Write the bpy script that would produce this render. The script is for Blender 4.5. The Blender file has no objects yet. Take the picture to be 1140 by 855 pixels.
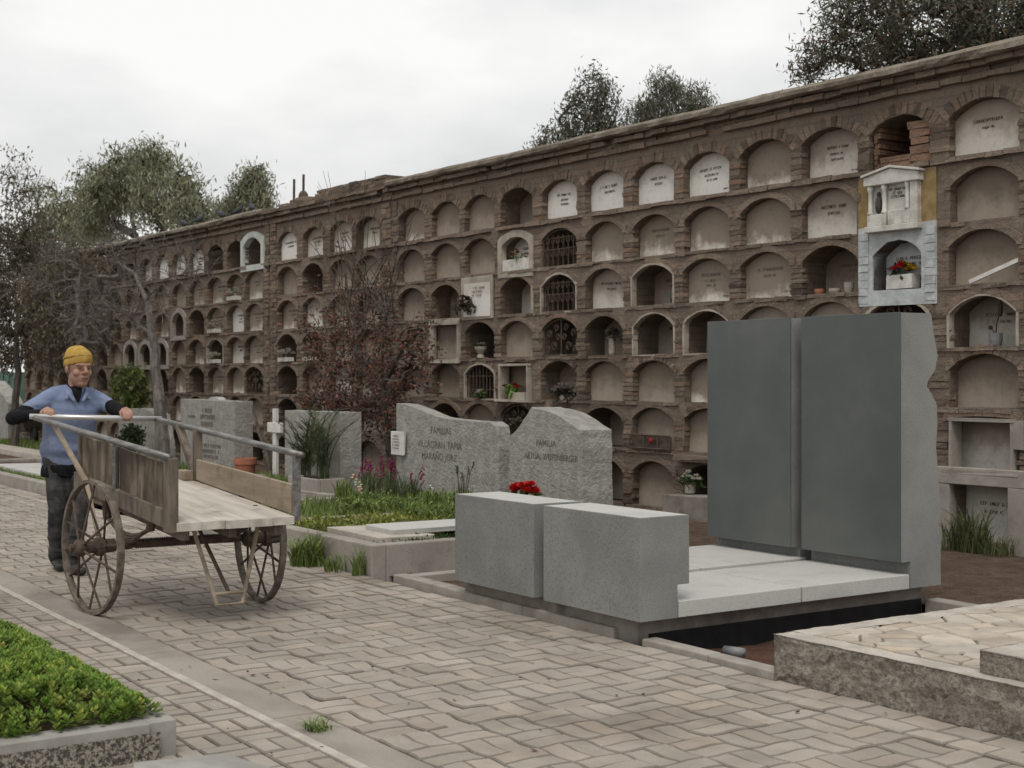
import bpy, math, random
import numpy as np
from mathutils import Vector, Matrix, Euler, noise as mnoise

random.seed(7)
R = math.radians
sc = bpy.context.scene
COL = sc.collection

# ------------------------------------------------------------------ camera, sky, sun, exposure
FPX, CX, HY, HCAM = 1550.0, 570.0, 422.0, 1.5          # focal length in photo pixels, centre column, horizon row
cam = bpy.data.cameras.new('camera'); camo = bpy.data.objects.new('camera', cam); COL.objects.link(camo)
camo.location = (0, 0, HCAM)
camo.rotation_euler = (R(90), 0, math.atan2(1550 - 0, 1035) )
cam.sensor_width = 36; cam.lens = FPX / 1140 * 36
cam.shift_y = -(427.5 - HY) / 1140
cam.clip_start = .05; cam.clip_end = 3000
cam.dof.use_dof = True; cam.dof.focus_distance = 9.2; cam.dof.aperture_fstop = 5.0
sc.camera = camo

SUN_EL, SUN_AZ = R(58), R(-38)                          # azimuth measured from +x (along the path, towards the viewer's right)
w = bpy.data.worlds.new('World'); sc.world = w; w.use_nodes = True
nt = w.node_tree; nt.nodes.clear()
def N(t, k, **kw):
    n = t.nodes.new(k)
    for a, b in kw.items(): setattr(n, a, b)
    return n
wo = N(nt, 'ShaderNodeOutputWorld'); bg = N(nt, 'ShaderNodeBackground'); bg2 = N(nt, 'ShaderNodeBackground')
sky = N(nt, 'ShaderNodeTexSky', sky_type='NISHITA'); sky.sun_disc = False
sky.sun_elevation = SUN_EL; sky.sun_rotation = R(90) - SUN_AZ
sky.air_density = 1.2; sky.dust_density = 4
nt.links.new(sky.outputs[0], bg.inputs[0]); bg.inputs[1].default_value = .08
tc = N(nt, 'ShaderNodeTexCoord'); mp = N(nt, 'ShaderNodeMapping'); mp.inputs['Scale'].default_value = (1, 1, 2.4)
n1 = N(nt, 'ShaderNodeTexNoise'); n1.inputs['Scale'].default_value = 2.1; n1.inputs['Detail'].default_value = 6; n1.inputs['Roughness'].default_value = .52
cr = N(nt, 'ShaderNodeValToRGB'); cr.color_ramp.elements[0].position = .36; cr.color_ramp.elements[0].color = (.62, .63, .64, 1)
cr.color_ramp.elements[1].position = .58; cr.color_ramp.elements[1].color = (.94, .94, .915, 1)
nt.links.new(tc.outputs['Generated'], mp.inputs[0]); nt.links.new(mp.outputs[0], n1.inputs[0]); nt.links.new(n1.outputs[0], cr.inputs[0])
nt.links.new(cr.outputs[0], bg2.inputs[0]); bg2.inputs[1].default_value = 1.0
mx = N(nt, 'ShaderNodeMixShader'); mx.inputs[0].default_value = .93
nt.links.new(bg.outputs[0], mx.inputs[1]); nt.links.new(bg2.outputs[0], mx.inputs[2]); nt.links.new(mx.outputs[0], wo.inputs[0])

sl = bpy.data.lights.new('sun', 'SUN'); sl.energy = 1.35; sl.angle = R(22); sl.color = (1, .95, .88)
so = bpy.data.objects.new('sun', sl); COL.objects.link(so)
sd = Vector((math.cos(SUN_EL) * math.cos(SUN_AZ), math.cos(SUN_EL) * math.sin(SUN_AZ), math.sin(SUN_EL)))
so.rotation_euler = sd.to_track_quat('Z', 'Y').to_euler(); so.location = sd * 60
vs = sc.view_settings; vs.view_transform = 'Standard'; vs.look = 'None'; vs.exposure = 0.13; vs.gamma = 1; vs.use_curve_mapping = False
sc.cycles.max_bounces = 6; sc.cycles.transparent_max_bounces = 8

# ------------------------------------------------------------------ coordinates
_a = Vector((1035, -1550)).normalized(); _b = Vector((1550, 1035)).normalized()
def at(px, py, v):
    """world point seen at photo pixel (px,py) on the vertical plane y = v"""
    r = Vector(((px - CX) / FPX, 1)); ru, rv = r.dot(_a), r.dot(_b); t = v / rv
    return Vector((ru * t, v, HCAM + (HY - py) / FPX * t))
def atu(px, py, u):
    r = Vector(((px - CX) / FPX, 1)); ru, rv = r.dot(_a), r.dot(_b); t = u / ru
    return Vector((u, rv * t, HCAM + (HY - py) / FPX * t))
W0 = Vector((-7.8425, 10.2245, 0)); WROT = math.atan2(.03272, .99946)
WM = Matrix.Translation(W0) @ Matrix.Rotation(WROT, 4, 'Z')
def wl(x, y, z): return WM @ Vector((x, y, z))

# ------------------------------------------------------------------ materials
def mix(t, a, b, f, blend='MIX'):
    n = N(t, 'ShaderNodeMix', data_type='RGBA', blend_type=blend)
    for s, v in ((6, a), (7, b)):
        if hasattr(v, 'links') or hasattr(v, 'is_output'): t.links.new(v, n.inputs[s])
        else: n.inputs[s].default_value = (*v, 1)
    if hasattr(f, 'is_output'): t.links.new(f, n.inputs[0])
    else: n.inputs[0].default_value = f
    return n.outputs[2]
def ramp(t, fac, p0, p1, c0=0., c1=1.):
    n = N(t, 'ShaderNodeMapRange', interpolation_type='SMOOTHSTEP'); n.inputs[1].default_value = p0; n.inputs[2].default_value = p1
    n.inputs[3].default_value = c0; n.inputs[4].default_value = c1
    t.links.new(fac, n.inputs[0]); return n.outputs[0]
def noise(t, vec, scale, detail=5, rough=.6):
    n = N(t, 'ShaderNodeTexNoise'); n.inputs['Scale'].default_value = scale; n.inputs['Detail'].default_value = detail; n.inputs['Roughness'].default_value = rough
    t.links.new(vec, n.inputs[0]); return n.outputs[0]
def coords(t, scale=(1, 1, 1), kind='Object'):
    c = N(t, 'ShaderNodeTexCoord'); m = N(t, 'ShaderNodeMapping'); m.inputs['Scale'].default_value = scale
    t.links.new(c.outputs[kind], m.inputs[0]); return m.outputs[0]
def start(name, rough=.85, spec=.3, metal=0.):
    m = bpy.data.materials.new(name); m.use_nodes = True; t = m.node_tree
    p = t.nodes['Principled BSDF']; p.inputs['Roughness'].default_value = rough; p.inputs['Specular IOR Level'].default_value = spec; p.inputs['Metallic'].default_value = metal
    return m, t, p
def bump(t, p, h, strength, dist=.01, prev=None):
    b = N(t, 'ShaderNodeBump'); b.inputs['Strength'].default_value = strength; b.inputs['Distance'].default_value = dist
    t.links.new(h, b.inputs['Height'])
    if prev: t.links.new(prev, b.inputs['Normal'])
    t.links.new(b.outputs[0], p.inputs['Normal']); return b.outputs[0]
def tintnode(t):
    a = N(t, 'ShaderNodeAttribute', attribute_name='tint'); return a.outputs['Color']
def mat(name, c1, c2, scale=6, rough=.85, spec=.3, b=.3, bscale=40, bdist=.006, tint=False, metal=0., stretch=(1, 1, 1),
        speck=None, speckscale=250, speckamt=.5, stain=None, stainscale=1.5, lo=.35, hi=.65, st=(.5, .72), sts=(1, 1, 1)):
    m, t, p = start(name, rough, spec, metal)
    v = coords(t, stretch); n = noise(t, v, scale); c = mix(t, c1, c2, ramp(t, n, lo, hi))
    if speck:
        s = noise(t, coords(t), speckscale, 2, .5); c = mix(t, c, speck, ramp(t, s, .52, .66, 0, speckamt))
    if stain:
        s2 = noise(t, coords(t, sts), stainscale, 7, .62); c = mix(t, c, stain, ramp(t, s2, st[0], st[1], 0, .8))
    if tint: c = mix(t, c, tintnode(t), 1., 'MULTIPLY')
    t.links.new(c, p.inputs['Base Color'])
    if b: bump(t, p, noise(t, v, bscale, 6, .65), b, bdist)
    return m

M = {}
M['granite'] = mat('granite_grey', (.20, .203, .193), (.25, .253, .24), 2, .6, .3, .15, 150, .002, speck=(.07, .072, .072), speckscale=150, speckamt=.6, stain=(.17, .172, .163), stainscale=1.6)
M['granite_top'] = mat('granite_sawn', (.42, .415, .395), (.51, .503, .48), 2.2, .7, .3, .15, 160, .002, speck=(.25, .25, .24), speckscale=150, speckamt=.5, stain=(.38, .37, .34), stainscale=2.2)
M['granite_rough'] = mat('granite_hewn', (.285, .275, .25), (.385, .372, .34), 9, .9, .25, 1., 26, .03, speck=(.17, .16, .145), speckscale=90, speckamt=.3, stain=(.25, .235, .20), stainscale=3)
M['polished'] = mat('polished_dark_granite', (.072, .083, .078), (.095, .104, .098), 1.6, .34, .45, .04, 150, .001, speck=(.05, .055, .053), speckscale=240, speckamt=.5, stain=(.115, .118, .11), stainscale=1.1)
M['concrete'] = mat('old_concrete', (.27, .245, .215), (.37, .34, .305), 5, .92, .2, .45, 50, .006, stain=(.17, .145, .12), stainscale=2.5, speck=(.2, .18, .16), speckscale=160)
M['concrete_dark'] = mat('stained_concrete', (.19, .17, .15), (.27, .245, .22), 5, .92, .2, .4, 50, .006, stain=(.10, .085, .075), stainscale=3)
M['paver'] = mat('concrete_pavers', (.285, .252, .216), (.35, .312, .268), 3, .9, .22, .5, 60, .004, tint=True, speck=(.20, .175, .15), speckscale=170, speckamt=.5, stain=(.18, .153, .125), stainscale=.9)
M['jointsand'] = mat('joint_sand', (.085, .07, .057), (.13, .11, .092), 8, .95, .1, .5, 90, .004)
M['coping'] = mat('mortar_coping', (.17, .142, .112), (.27, .235, .19), 4, .95, .15, .9, 26, .02, stain=(.10, .085, .062), stainscale=2.2, speck=(.12, .10, .08), speckscale=70, speckamt=.6)
M['gutter'] = mat('gutter_concrete', (.24, .212, .182), (.32, .288, .25), 2.5, .92, .2, .45, 45, .006, stain=(.17, .15, .13), stainscale=1.3, stretch=(.5, 1, 1), speck=(.2, .18, .16), speckscale=140)
M['soil'] = mat('bare_soil', (.08, .054, .040), (.135, .094, .07), 6, .97, .1, 1., 30, .03, stain=(.055, .04, .031), stainscale=3, speck=(.19, .15, .12), speckscale=60, speckamt=.5)
M['redsoil'] = mat('reddish_soil', (.085, .046, .034), (.125, .07, .05), 5, .97, .1, 1., 30, .03, speck=(.16, .11, .085), speckscale=60, speckamt=.4)
M['chiselled'] = mat('chiselled_stone', (.21, .185, .155), (.33, .295, .25), 22, .95, .2, 1.0, 30, .03, speck=(.10, .085, .07), speckscale=70, speckamt=.6)
M['flagstone'] = mat('flagstones', (.34, .305, .26), (.43, .39, .335), 7, .85, .25, .4, 40, .006, tint=True, stain=(.36, .31, .25), stainscale=4)
M['kerbtop'] = mat('worn_stone_kerb', (.37, .335, .29), (.48, .44, .385), 6, .9, .2, .5, 60, .006, speck=(.26, .23, .20), speckscale=120)
M['aggregate'] = mat('exposed_aggregate', (.06, .055, .048), (.34, .30, .25), 75, .8, .3, 1., 75, .012, lo=.42, hi=.6)
M['plinth'] = mat('pale_granite', (.25, .24, .22), (.34, .328, .30), 5, .85, .2, .3, 100, .003, speck=(.3, .28, .26), speckscale=220, speckamt=.45)
M['black'] = mat('black_liner', (.006, .006, .007), (.012, .012, .013), 8, .6, .3, .3, 20, .01)
M['darkmetal'] = mat('rusted_iron', (.055, .04, .032), (.11, .078, .058), 20, .75, .3, .4, 90, .003)
M['railmetal'] = mat('worn_tube', (.13, .125, .12), (.25, .24, .23), 6, .48, .5, .1, 60, .001, metal=.6, stretch=(1, 5, 5), stain=(.12, .10, .09), stainscale=5)
M['brightmetal'] = mat('handle_tube', (.46, .45, .44), (.58, .57, .56), 6, .38, .5, .1, 60, .001, metal=.7)
M['tyre'] = mat('wheel_rim_iron', (.10, .083, .067), (.19, .16, .13), 16, .85, .25, .4, 70, .003)
M['wood_side'] = mat('weathered_plywood', (.105, .08, .06), (.285, .228, .172), 3.0, .85, .2, .5, 30, .003, stretch=(3.4, 3.4, .45), stain=(.05, .036, .027), stainscale=3.4, lo=.32, hi=.66, st=(.36, .58), sts=(1.3, 1, .6))
M['wood_frame'] = mat('weathered_batten', (.095, .076, .062), (.19, .156, .125), 4, .85, .2, .5, 25, .004, stretch=(3, 3, .8))
M['wood_board'] = mat('pale_board', (.26, .21, .155), (.37, .305, .235), 3.5, .85, .2, .5, 22, .004, stretch=(.35, 3, 3.5), stain=(.17, .13, .095), stainscale=5)
M['wood_floor'] = mat('worn_floorboards', (.42, .385, .335), (.55, .51, .45), 3, .85, .2, .5, 24, .004, stretch=(.3, 4, 3), stain=(.26, .22, .18), stainscale=4)
M['paintwhite'] = mat('weathered_white_paint', (.55, .53, .50), (.68, .66, .62), 7, .8, .25, .3, 60, .004, stain=(.38, .34, .29), stainscale=5)
M['terracotta'] = mat('terracotta', (.30, .115, .07), (.37, .15, .095), 9, .85, .2, .2, 60, .003)
M['bark'] = mat('bark', (.055, .046, .038), (.11, .095, .08), 10, .95, .1, .8, 30, .012, stretch=(2, 2, .5))
M['bark_twig'] = mat('twig_bark', (.085, .073, .066), (.155, .14, .13), 10, .95, .1, .5, 30, .008, stretch=(2, 2, .5))
M['bark_grey'] = mat('grey_bark', (.10, .09, .082), (.18, .165, .15), 10, .95, .1, .5, 30, .008, stretch=(2, 2, .5))
M['frame'] = mat('pale_niche_render', (.30, .26, .215), (.42, .375, .32), 6, .9, .2, .5, 50, .006, stain=(.25, .21, .17), stainscale=5)
M['bluewhite'] = mat('bluish_white_paint', (.40, .425, .43), (.53, .555, .555), 7, .85, .2, .6, 26, .012, stain=(.30, .29, .27), stainscale=4)
M['greengrey'] = mat('greenish_white_render', (.42, .45, .42), (.54, .57, .53), 5, .85, .2, .3, 40, .006)
M['ochre'] = mat('ochre_wash', (.25, .17, .075), (.34, .245, .125), 9, .9, .15, .6, 40, .008, stain=(.25, .185, .12), stainscale=6)
M['ink'] = mat('dark_lettering', (.075, .068, .06), (.11, .10, .09), 30, .9, .1, 0)
M['ink_stone'] = mat('engraved_lettering', (.105, .10, .092), (.16, .15, .14), 30, .9, .1, 0)
M['inkfaint'] = mat('faded_lettering', (.15, .13, .11), (.21, .185, .155), 30, .9, .1, 0)
M['stonewhite'] = mat('carved_white_stone', (.50, .48, .44), (.62, .60, .55), 9, .8, .2, .4, 50, .004, stain=(.30, .27, .23), stainscale=5)
M['statue'] = mat('dark_bronze', (.03, .028, .025), (.06, .055, .05), 20, .6, .4, .2, 60, .003)
M['teal'] = mat('green_steel', (.06, .13, .10), (.08, .16, .125), 3, .6, .3, .1, 20, .003)
M['pigeon'] = mat('pigeon_feathers', (.03, .031, .038), (.085, .088, .10), 22, .7, .2, 0)
M['plastic'] = mat('grey_pipe', (.16, .16, .165), (.22, .22, .225), 9, .5, .4, .1, 40, .002)

def leafmat(name, trans=.3, rough=.6):
    m, t, p = start(name, rough, .25)
    v = coords(t); n = noise(t, v, 9, 2); c = mix(t, tintnode(t), (.6, .6, .6), ramp(t, n, .3, .7, 0, .8), 'MULTIPLY')
    t.links.new(c, p.inputs['Base Color'])
    tr = N(t, 'ShaderNodeBsdfTranslucent'); t.links.new(c, tr.inputs[0])
    ms = N(t, 'ShaderNodeMixShader'); ms.inputs[0].default_value = trans
    out = t.nodes['Material Output']; t.links.new(p.outputs[0], ms.inputs[1]); t.links.new(tr.outputs[0], ms.inputs[2]); t.links.new(ms.outputs[0], out.inputs[0])
    return m
M['leaf'] = leafmat('leaf'); M['petal'] = leafmat('petal', .35, .55)

def wallmat():
    m, t, p = start('old_brick_and_mud_render', .95, .15)
    c = N(t, 'ShaderNodeTexCoord'); sx = N(t, 'ShaderNodeSeparateXYZ'); cb = N(t, 'ShaderNodeCombineXYZ')
    t.links.new(c.outputs['Object'], sx.inputs[0]); t.links.new(sx.outputs[0], cb.inputs[0]); t.links.new(sx.outputs[2], cb.inputs[1])
    wob = N(t, 'ShaderNodeTexNoise'); wob.inputs['Scale'].default_value = 5; t.links.new(c.outputs['Object'], wob.inputs[0])
    va = N(t, 'ShaderNodeVectorMath', operation='MULTIPLY_ADD'); va.inputs[1].default_value = (.035, .035, .035)
    t.links.new(wob.outputs['Color'], va.inputs[0]); t.links.new(cb.outputs[0], va.inputs[2])
    br = N(t, 'ShaderNodeTexBrick'); br.inputs['Scale'].default_value = 1; br.inputs['Brick Width'].default_value = .27; br.inputs['Row Height'].default_value = .078
    br.inputs['Mortar Size'].default_value = .011; br.inputs['Mortar Smooth'].default_value = .6; br.inputs['Bias'].default_value = -.1
    br.inputs['Color1'].default_value = (.225, .168, .132, 1); br.inputs['Color2'].default_value = (.185, .148, .122, 1); br.inputs['Mortar'].default_value = (.15, .126, .106, 1)
    t.links.new(va.outputs[0], br.inputs['Vector'])
    o = c.outputs['Object']
    n1 = noise(t, o, 2.2, 7, .65); n2 = noise(t, o, 9, 6, .7); n3 = noise(t, o, .5, 5, .6); n4 = noise(t, o, 28, 5, .7)
    mud = mix(t, (.168, .134, .103), (.258, .212, .166), ramp(t, n2, .35, .68))
    cc = mix(t, br.outputs['Color'], mud, ramp(t, n1, .44, .62))
    cc = mix(t, cc, (.085, .066, .05), ramp(t, n3, .45, .72, 0, .65))
    cc = mix(t, cc, (.30, .25, .205), ramp(t, n4, .6, .78, 0, .5))
    n5 = noise(t, o, 75, 3, .6); cc = mix(t, cc, (.075, .06, .05), ramp(t, n5, .56, .7, 0, .6)); cc = mix(t, cc, (.36, .305, .25), ramp(t, n5, .42, .3, 0, .4))
    cc = mix(t, cc, tintnode(t), 1., 'MULTIPLY')
    t.links.new(cc, p.inputs['Base Color'])
    b1 = bump(t, p, br.outputs['Fac'], -.5, .012); b2 = bump(t, p, n2, .9, .03, b1); b3 = bump(t, p, n4, .9, .016, b2); bump(t, p, n5, .6, .006, b3)
    return m
M['wall'] = wallmat()

def plaquemat(name, clean, dirt, amt, lo=.25, hi=.75):
    """clean stone washed pale towards its foot, dust and run marks above"""
    m, t, p = start(name, .75, .25)
    g = coords(t, (1, 1, 1), 'Generated'); s = N(t, 'ShaderNodeSeparateXYZ'); t.links.new(g, s.inputs[0])
    oi = N(t, 'ShaderNodeObjectInfo'); o = coords(t); va = N(t, 'ShaderNodeVectorMath', operation='MULTIPLY_ADD'); va.inputs[1].default_value = (9, 9, 9)
    t.links.new(oi.outputs['Random'], va.inputs[0]); t.links.new(o, va.inputs[2])
    n = noise(t, va.outputs[0], 4, 6, .65)
    st = N(t, 'ShaderNodeVectorMath', operation='MULTIPLY'); st.inputs[1].default_value = (6, 6, 1.); t.links.new(va.outputs[0], st.inputs[0])
    run = noise(t, st.outputs[0], 1.6, 5, .6)
    ad = N(t, 'ShaderNodeMath', operation='MULTIPLY_ADD'); ad.inputs[1].default_value = 1.1; t.links.new(n, ad.inputs[0]); t.links.new(s.outputs[2], ad.inputs[2])
    ad2 = N(t, 'ShaderNodeMath', operation='MULTIPLY_ADD'); ad2.inputs[1].default_value = .45; t.links.new(run, ad2.inputs[0]); t.links.new(ad.outputs[0], ad2.inputs[2])
    sub = N(t, 'ShaderNodeMath', operation='SUBTRACT'); t.links.new(ad2.outputs[0], sub.inputs[0]); sub.inputs[1].default_value = .78
    c = mix(t, clean, dirt, ramp(t, sub.outputs[0], lo, hi, 0, amt))
    c = mix(t, c, (.6, .57, .53), ramp(t, noise(t, va.outputs[0], 22, 5, .7), .5, .75, 0, .6), 'MULTIPLY')
    t.links.new(c, p.inputs['Base Color']); bump(t, p, n, .3, .01)
    return m
M['p_white'] = plaquemat('plaque_white_marble', (.70, .68, .64), (.44, .39, .33), .65, .3, .95)
M['p_light'] = plaquemat('plaque_stained_marble', (.58, .55, .50), (.28, .235, .19), .95, .05, .75)
M['p_tan'] = plaquemat('plaque_dusty_render', (.325, .273, .22), (.18, .143, .11), .95, .0, .7)
M['p_foot'] = plaquemat('plaque_washed_foot', (.66, .62, .56), (.25, .205, .163), 1., -.12, .30)
M['p_dark'] = plaquemat('plaque_dark', (.15, .125, .105), (.085, .07, .058), .8, .1, .6)

# ------------------------------------------------------------------ mesh builder
class MB:
    def __init__(s): s.v = []; s.f = []; s.t = []
    def add(s, vs, fs, tint=(1, 1, 1)):
        o = len(s.v); s.v.extend(tuple(x) for x in vs); s.f.extend(tuple(i + o for i in f) for f in fs); s.t.extend([tint] * len(fs)); return s
    def box(s, x0, x1, y0, y1, z0, z1, tint=(1, 1, 1), jit=0., m=None):
        vs = [Vector((x, y, z)) for z in (z0, z1) for y in (y0, y1) for x in (x0, x1)]
        if jit: vs = [q + Vector([random.uniform(-jit, jit) for _ in 'xyz']) for q in vs]
        if m is not None: vs = [m @ q for q in vs]
        return s.add(vs, [(0, 2, 3, 1), (4, 5, 7, 6), (0, 1, 5, 4), (2, 6, 7, 3), (0, 4, 6, 2), (1, 3, 7, 5)], tint)
    def tube(s, pts, r, n=8, tint=(1, 1, 1), caps=True):
        pts = [Vector(p) for p in pts]; rs = r if isinstance(r, (list, tuple)) else [r] * len(pts)
        vs = []; ref = None
        for i, p in enumerate(pts):
            d = (pts[min(i + 1, len(pts) - 1)] - pts[max(i - 1, 0)])
            if d.length < 1e-9: d = Vector((0, 0, 1))
            d.normalize()
            if ref is None: ref = d.orthogonal().normalized()
            else:
                ref = (ref - d * ref.dot(d)); ref = ref.normalized() if ref.length > 1e-6 else d.orthogonal().normalized()
            b = d.cross(ref)
            vs += [p + (ref * math.cos(2 * math.pi * k / n) + b * math.sin(2 * math.pi * k / n)) * rs[i] for k in range(n)]
        fs = [(i * n + k, i * n + (k + 1) % n, (i + 1) * n + (k + 1) % n, (i + 1) * n + k) for i in range(len(pts) - 1) for k in range(n)]
        if caps: fs += [tuple(range(n - 1, -1, -1)), tuple((len(pts) - 1) * n + k for k in range(n))]
        return s.add(vs, fs, tint)
    def bar(s, p, q, wx, wy, up=(0, 0, 1), tint=(1, 1, 1)):
        """square-section bar from p to q"""
        p, q = Vector(p), Vector(q); d = (q - p).normalized(); a = d.cross(Vector(up))
        a = a.normalized() if a.length > 1e-5 else d.orthogonal().normalized(); b = d.cross(a)
        vs = [e + a * sx * wx / 2 + b * sy * wy / 2 for e in (p, q) for sx, sy in ((-1, -1), (1, -1), (1, 1), (-1, 1))]
        return s.add(vs, [(3, 2, 1, 0), (4, 5, 6, 7), (0, 1, 5, 4), (1, 2, 6, 5), (2, 3, 7, 6), (3, 0, 4, 7)], tint)
    def ell(s, c, r, rot=None, n=12, k=8, tint=(1, 1, 1)):
        c = Vector(c); vs = [Vector((0, 0, -r[2]))]
        for i in range(1, k):
            th = math.pi * i / k - math.pi / 2
            vs += [Vector((r[0] * math.cos(th) * math.cos(2 * math.pi * j / n), r[1] * math.cos(th) * math.sin(2 * math.pi * j / n), r[2] * math.sin(th))) for j in range(n)]
        vs.append(Vector((0, 0, r[2])))
        if rot is not None: vs = [rot @ q for q in vs]
        vs = [q + c for q in vs]; fs = []
        for j in range(n): fs.append((0, 1 + (j + 1) % n, 1 + j))
        for i in range(k - 2):
            for j in range(n): fs.append((1 + i * n + j, 1 + i * n + (j + 1) % n, 1 + (i + 1) * n + (j + 1) % n, 1 + (i + 1) * n + j))
        l = len(vs) - 1
        for j in range(n): fs.append((l, 1 + (k - 2) * n + j, 1 + (k - 2) * n + (j + 1) % n))
        return s.add(vs, fs, tint)
    def limb(s, pts, rs, n=12):
        """chain of tapered sleeves with round joints (to be fused)"""
        for i in range(len(pts) - 1): s.tube([pts[i], pts[i + 1]], [rs[i], rs[i + 1]], n)
        for p, r in zip(pts, rs): s.ell(p, (r, r, r), None, n, 8)
        return s
    def lathe(s, c, prof, n=16, tint=(1, 1, 1), sq=1.):
        c = Vector(c); vs = [c + Vector((r * math.cos(2 * math.pi * k / n), r * sq * math.sin(2 * math.pi * k / n), z)) for r, z in prof for k in range(n)]
        fs = [(i * n + k, i * n + (k + 1) % n, (i + 1) * n + (k + 1) % n, (i + 1) * n + k) for i in range(len(prof) - 1) for k in range(n)]
        fs += [tuple(range(n - 1, -1, -1)), tuple((len(prof) - 1) * n + k for k in range(n))]
        return s.add(vs, fs, tint)
    def prism(s, outline, depth, m=None, tint=(1, 1, 1)):
        """outline of (x,z) points, front at y=0, extruded to y=depth"""
        n = len(outline); vs = [Vector((x, 0, z)) for x, z in outline] + [Vector((x, depth, z)) for x, z in outline]
        if m is not None: vs = [m @ q for q in vs]
        return s.add(vs, [tuple(range(n)), tuple(range(2 * n - 1, n - 1, -1))] + [(i, i + n, (i + 1) % n + n, (i + 1) % n) for i in range(n)], tint)
    def build(s, name, material, parent=None, loc=None, smooth=False, bevel=0., m=None):
        me = bpy.data.meshes.new(name); me.from_pydata([tuple(q) for q in s.v], [], s.f); me.update()
        if m is not None: me.transform(m)
        a = me.attributes.new('tint', 'FLOAT_COLOR', 'FACE')
        a.data.foreach_set('color', np.array([(c[0], c[1], c[2], 1.) for c in s.t], 'f').ravel())
        if smooth: me.polygons.foreach_set('use_smooth', [True] * len(me.polygons))
        me.materials.append(material)
        o = bpy.data.objects.new(name, me); COL.objects.link(o)
        if parent is not None: o.parent = parent
        if loc is not None: o.location = loc
        if bevel:
            b = o.modifiers.new('bevel', 'BEVEL'); b.width = bevel; b.segments = 2; b.limit_method = 'ANGLE'; b.angle_limit = R(40)
        return o
def tag(o, label=None, cat=None, group=None, kind=None):
    if label: o['label'] = label
    if cat: o['category'] = cat
    if group: o['group'] = group
    if kind: o['kind'] = kind
    return o
def thing(name, label, cat, loc=(0, 0, 0), rz=0., group=None):
    o = bpy.data.objects.new(name, None); COL.objects.link(o); o.location = loc; o.rotation_euler = (0, 0, rz); o.empty_display_size = .1
    return tag(o, label, cat, group)
def quads(name, V, C, material, parent=None, per=4):
    """one mesh from an array (n,per,3) of separate faces with colours (n,3)"""
    n = len(V); me = bpy.data.meshes.new(name); me.vertices.add(n * per); me.vertices.foreach_set('co', np.asarray(V, 'f').ravel())
    me.loops.add(n * per); me.loops.foreach_set('vertex_index', np.arange(n * per, dtype='i'))
    me.polygons.add(n); me.polygons.foreach_set('loop_start', np.arange(0, n * per, per, dtype='i'))
    me.update(calc_edges=True)
    a = me.attributes.new('tint', 'FLOAT_COLOR', 'FACE'); a.data.foreach_set('color', np.c_[C, np.ones(n)].astype('f').ravel())
    me.materials.append(material); o = bpy.data.objects.new(name, me); COL.objects.link(o)
    if parent is not None: o.parent = parent
    return o
def fuse(mb, voxel, it=4, fac=.5):
    """union of overlapping solids as one smooth skin"""
    me = bpy.data.meshes.new('fuse'); me.from_pydata([tuple(q) for q in mb.v], [], mb.f); me.update()
    o = bpy.data.objects.new('fuse', me); COL.objects.link(o)
    r = o.modifiers.new('r', 'REMESH'); r.mode = 'VOXEL'; r.voxel_size = voxel
    s = o.modifiers.new('s', 'SMOOTH'); s.factor = fac; s.iterations = it
    dg = bpy.context.evaluated_depsgraph_get(); dg.update()
    out = bpy.data.meshes.new_from_object(o.evaluated_get(dg)); bpy.data.objects.remove(o); bpy.data.meshes.remove(me)
    out.polygons.foreach_set('use_smooth', [True] * len(out.polygons)); return out
def meshobj(name, me, material, parent=None):
    me.name = name; me.materials.clear(); me.materials.append(material); o = bpy.data.objects.new(name, me); COL.objects.link(o); o.parent = parent; return o
def text_mesh(s, size, material, name, parent, m, depth=.002, spacing=1.05):
    cu = bpy.data.curves.new('t', 'FONT'); cu.body = s; cu.size = size; cu.align_x = 'CENTER'; cu.extrude = depth; cu.space_character = spacing; cu.space_line = 1.0
    o = bpy.data.objects.new('t', cu); COL.objects.link(o); dg = bpy.context.evaluated_depsgraph_get(); dg.update()
    me = bpy.data.meshes.new_from_object(o.evaluated_get(dg)); bpy.data.objects.remove(o); bpy.data.curves.remove(cu)
    me.transform(m @ Matrix.Rotation(R(90), 4, 'X')); return meshobj(name, me, material, parent)
def glyphs(mb, x0, x1, y, z, h, rng):
    """a worn line of lettering: short strokes that can no longer be read"""
    x = x0; t = h * .13
    while x < x1 - h * .5:
        if rng.random() < .16: x += h * .75; continue
        wd = h * rng.uniform(.45, .7); k = rng.randrange(6)
        strokes = [(0, 0, 0, 1)]
        if k in (0, 1): strokes += [(0, 1, 1, 1), (0, .5, .8, .5)]
        if k in (1, 2, 4): strokes += [(0, 0, 1, 0)]
        if k in (2, 3, 5): strokes += [(1, 0, 1, 1)]
        if k == 3: strokes += [(0, 1, 1, 0)]
        if k in (4, 5): strokes += [(0, 1, 1, 1)]
        for a, b, c, d in strokes: mb.bar((x + a * wd, y, z + b * h), (x + c * wd, y, z + d * h), t, t, (0, 1, 0))
        x += wd + h * .28
rnd = random.Random(3)
def jit(a): return random.uniform(-a, a)

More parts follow.
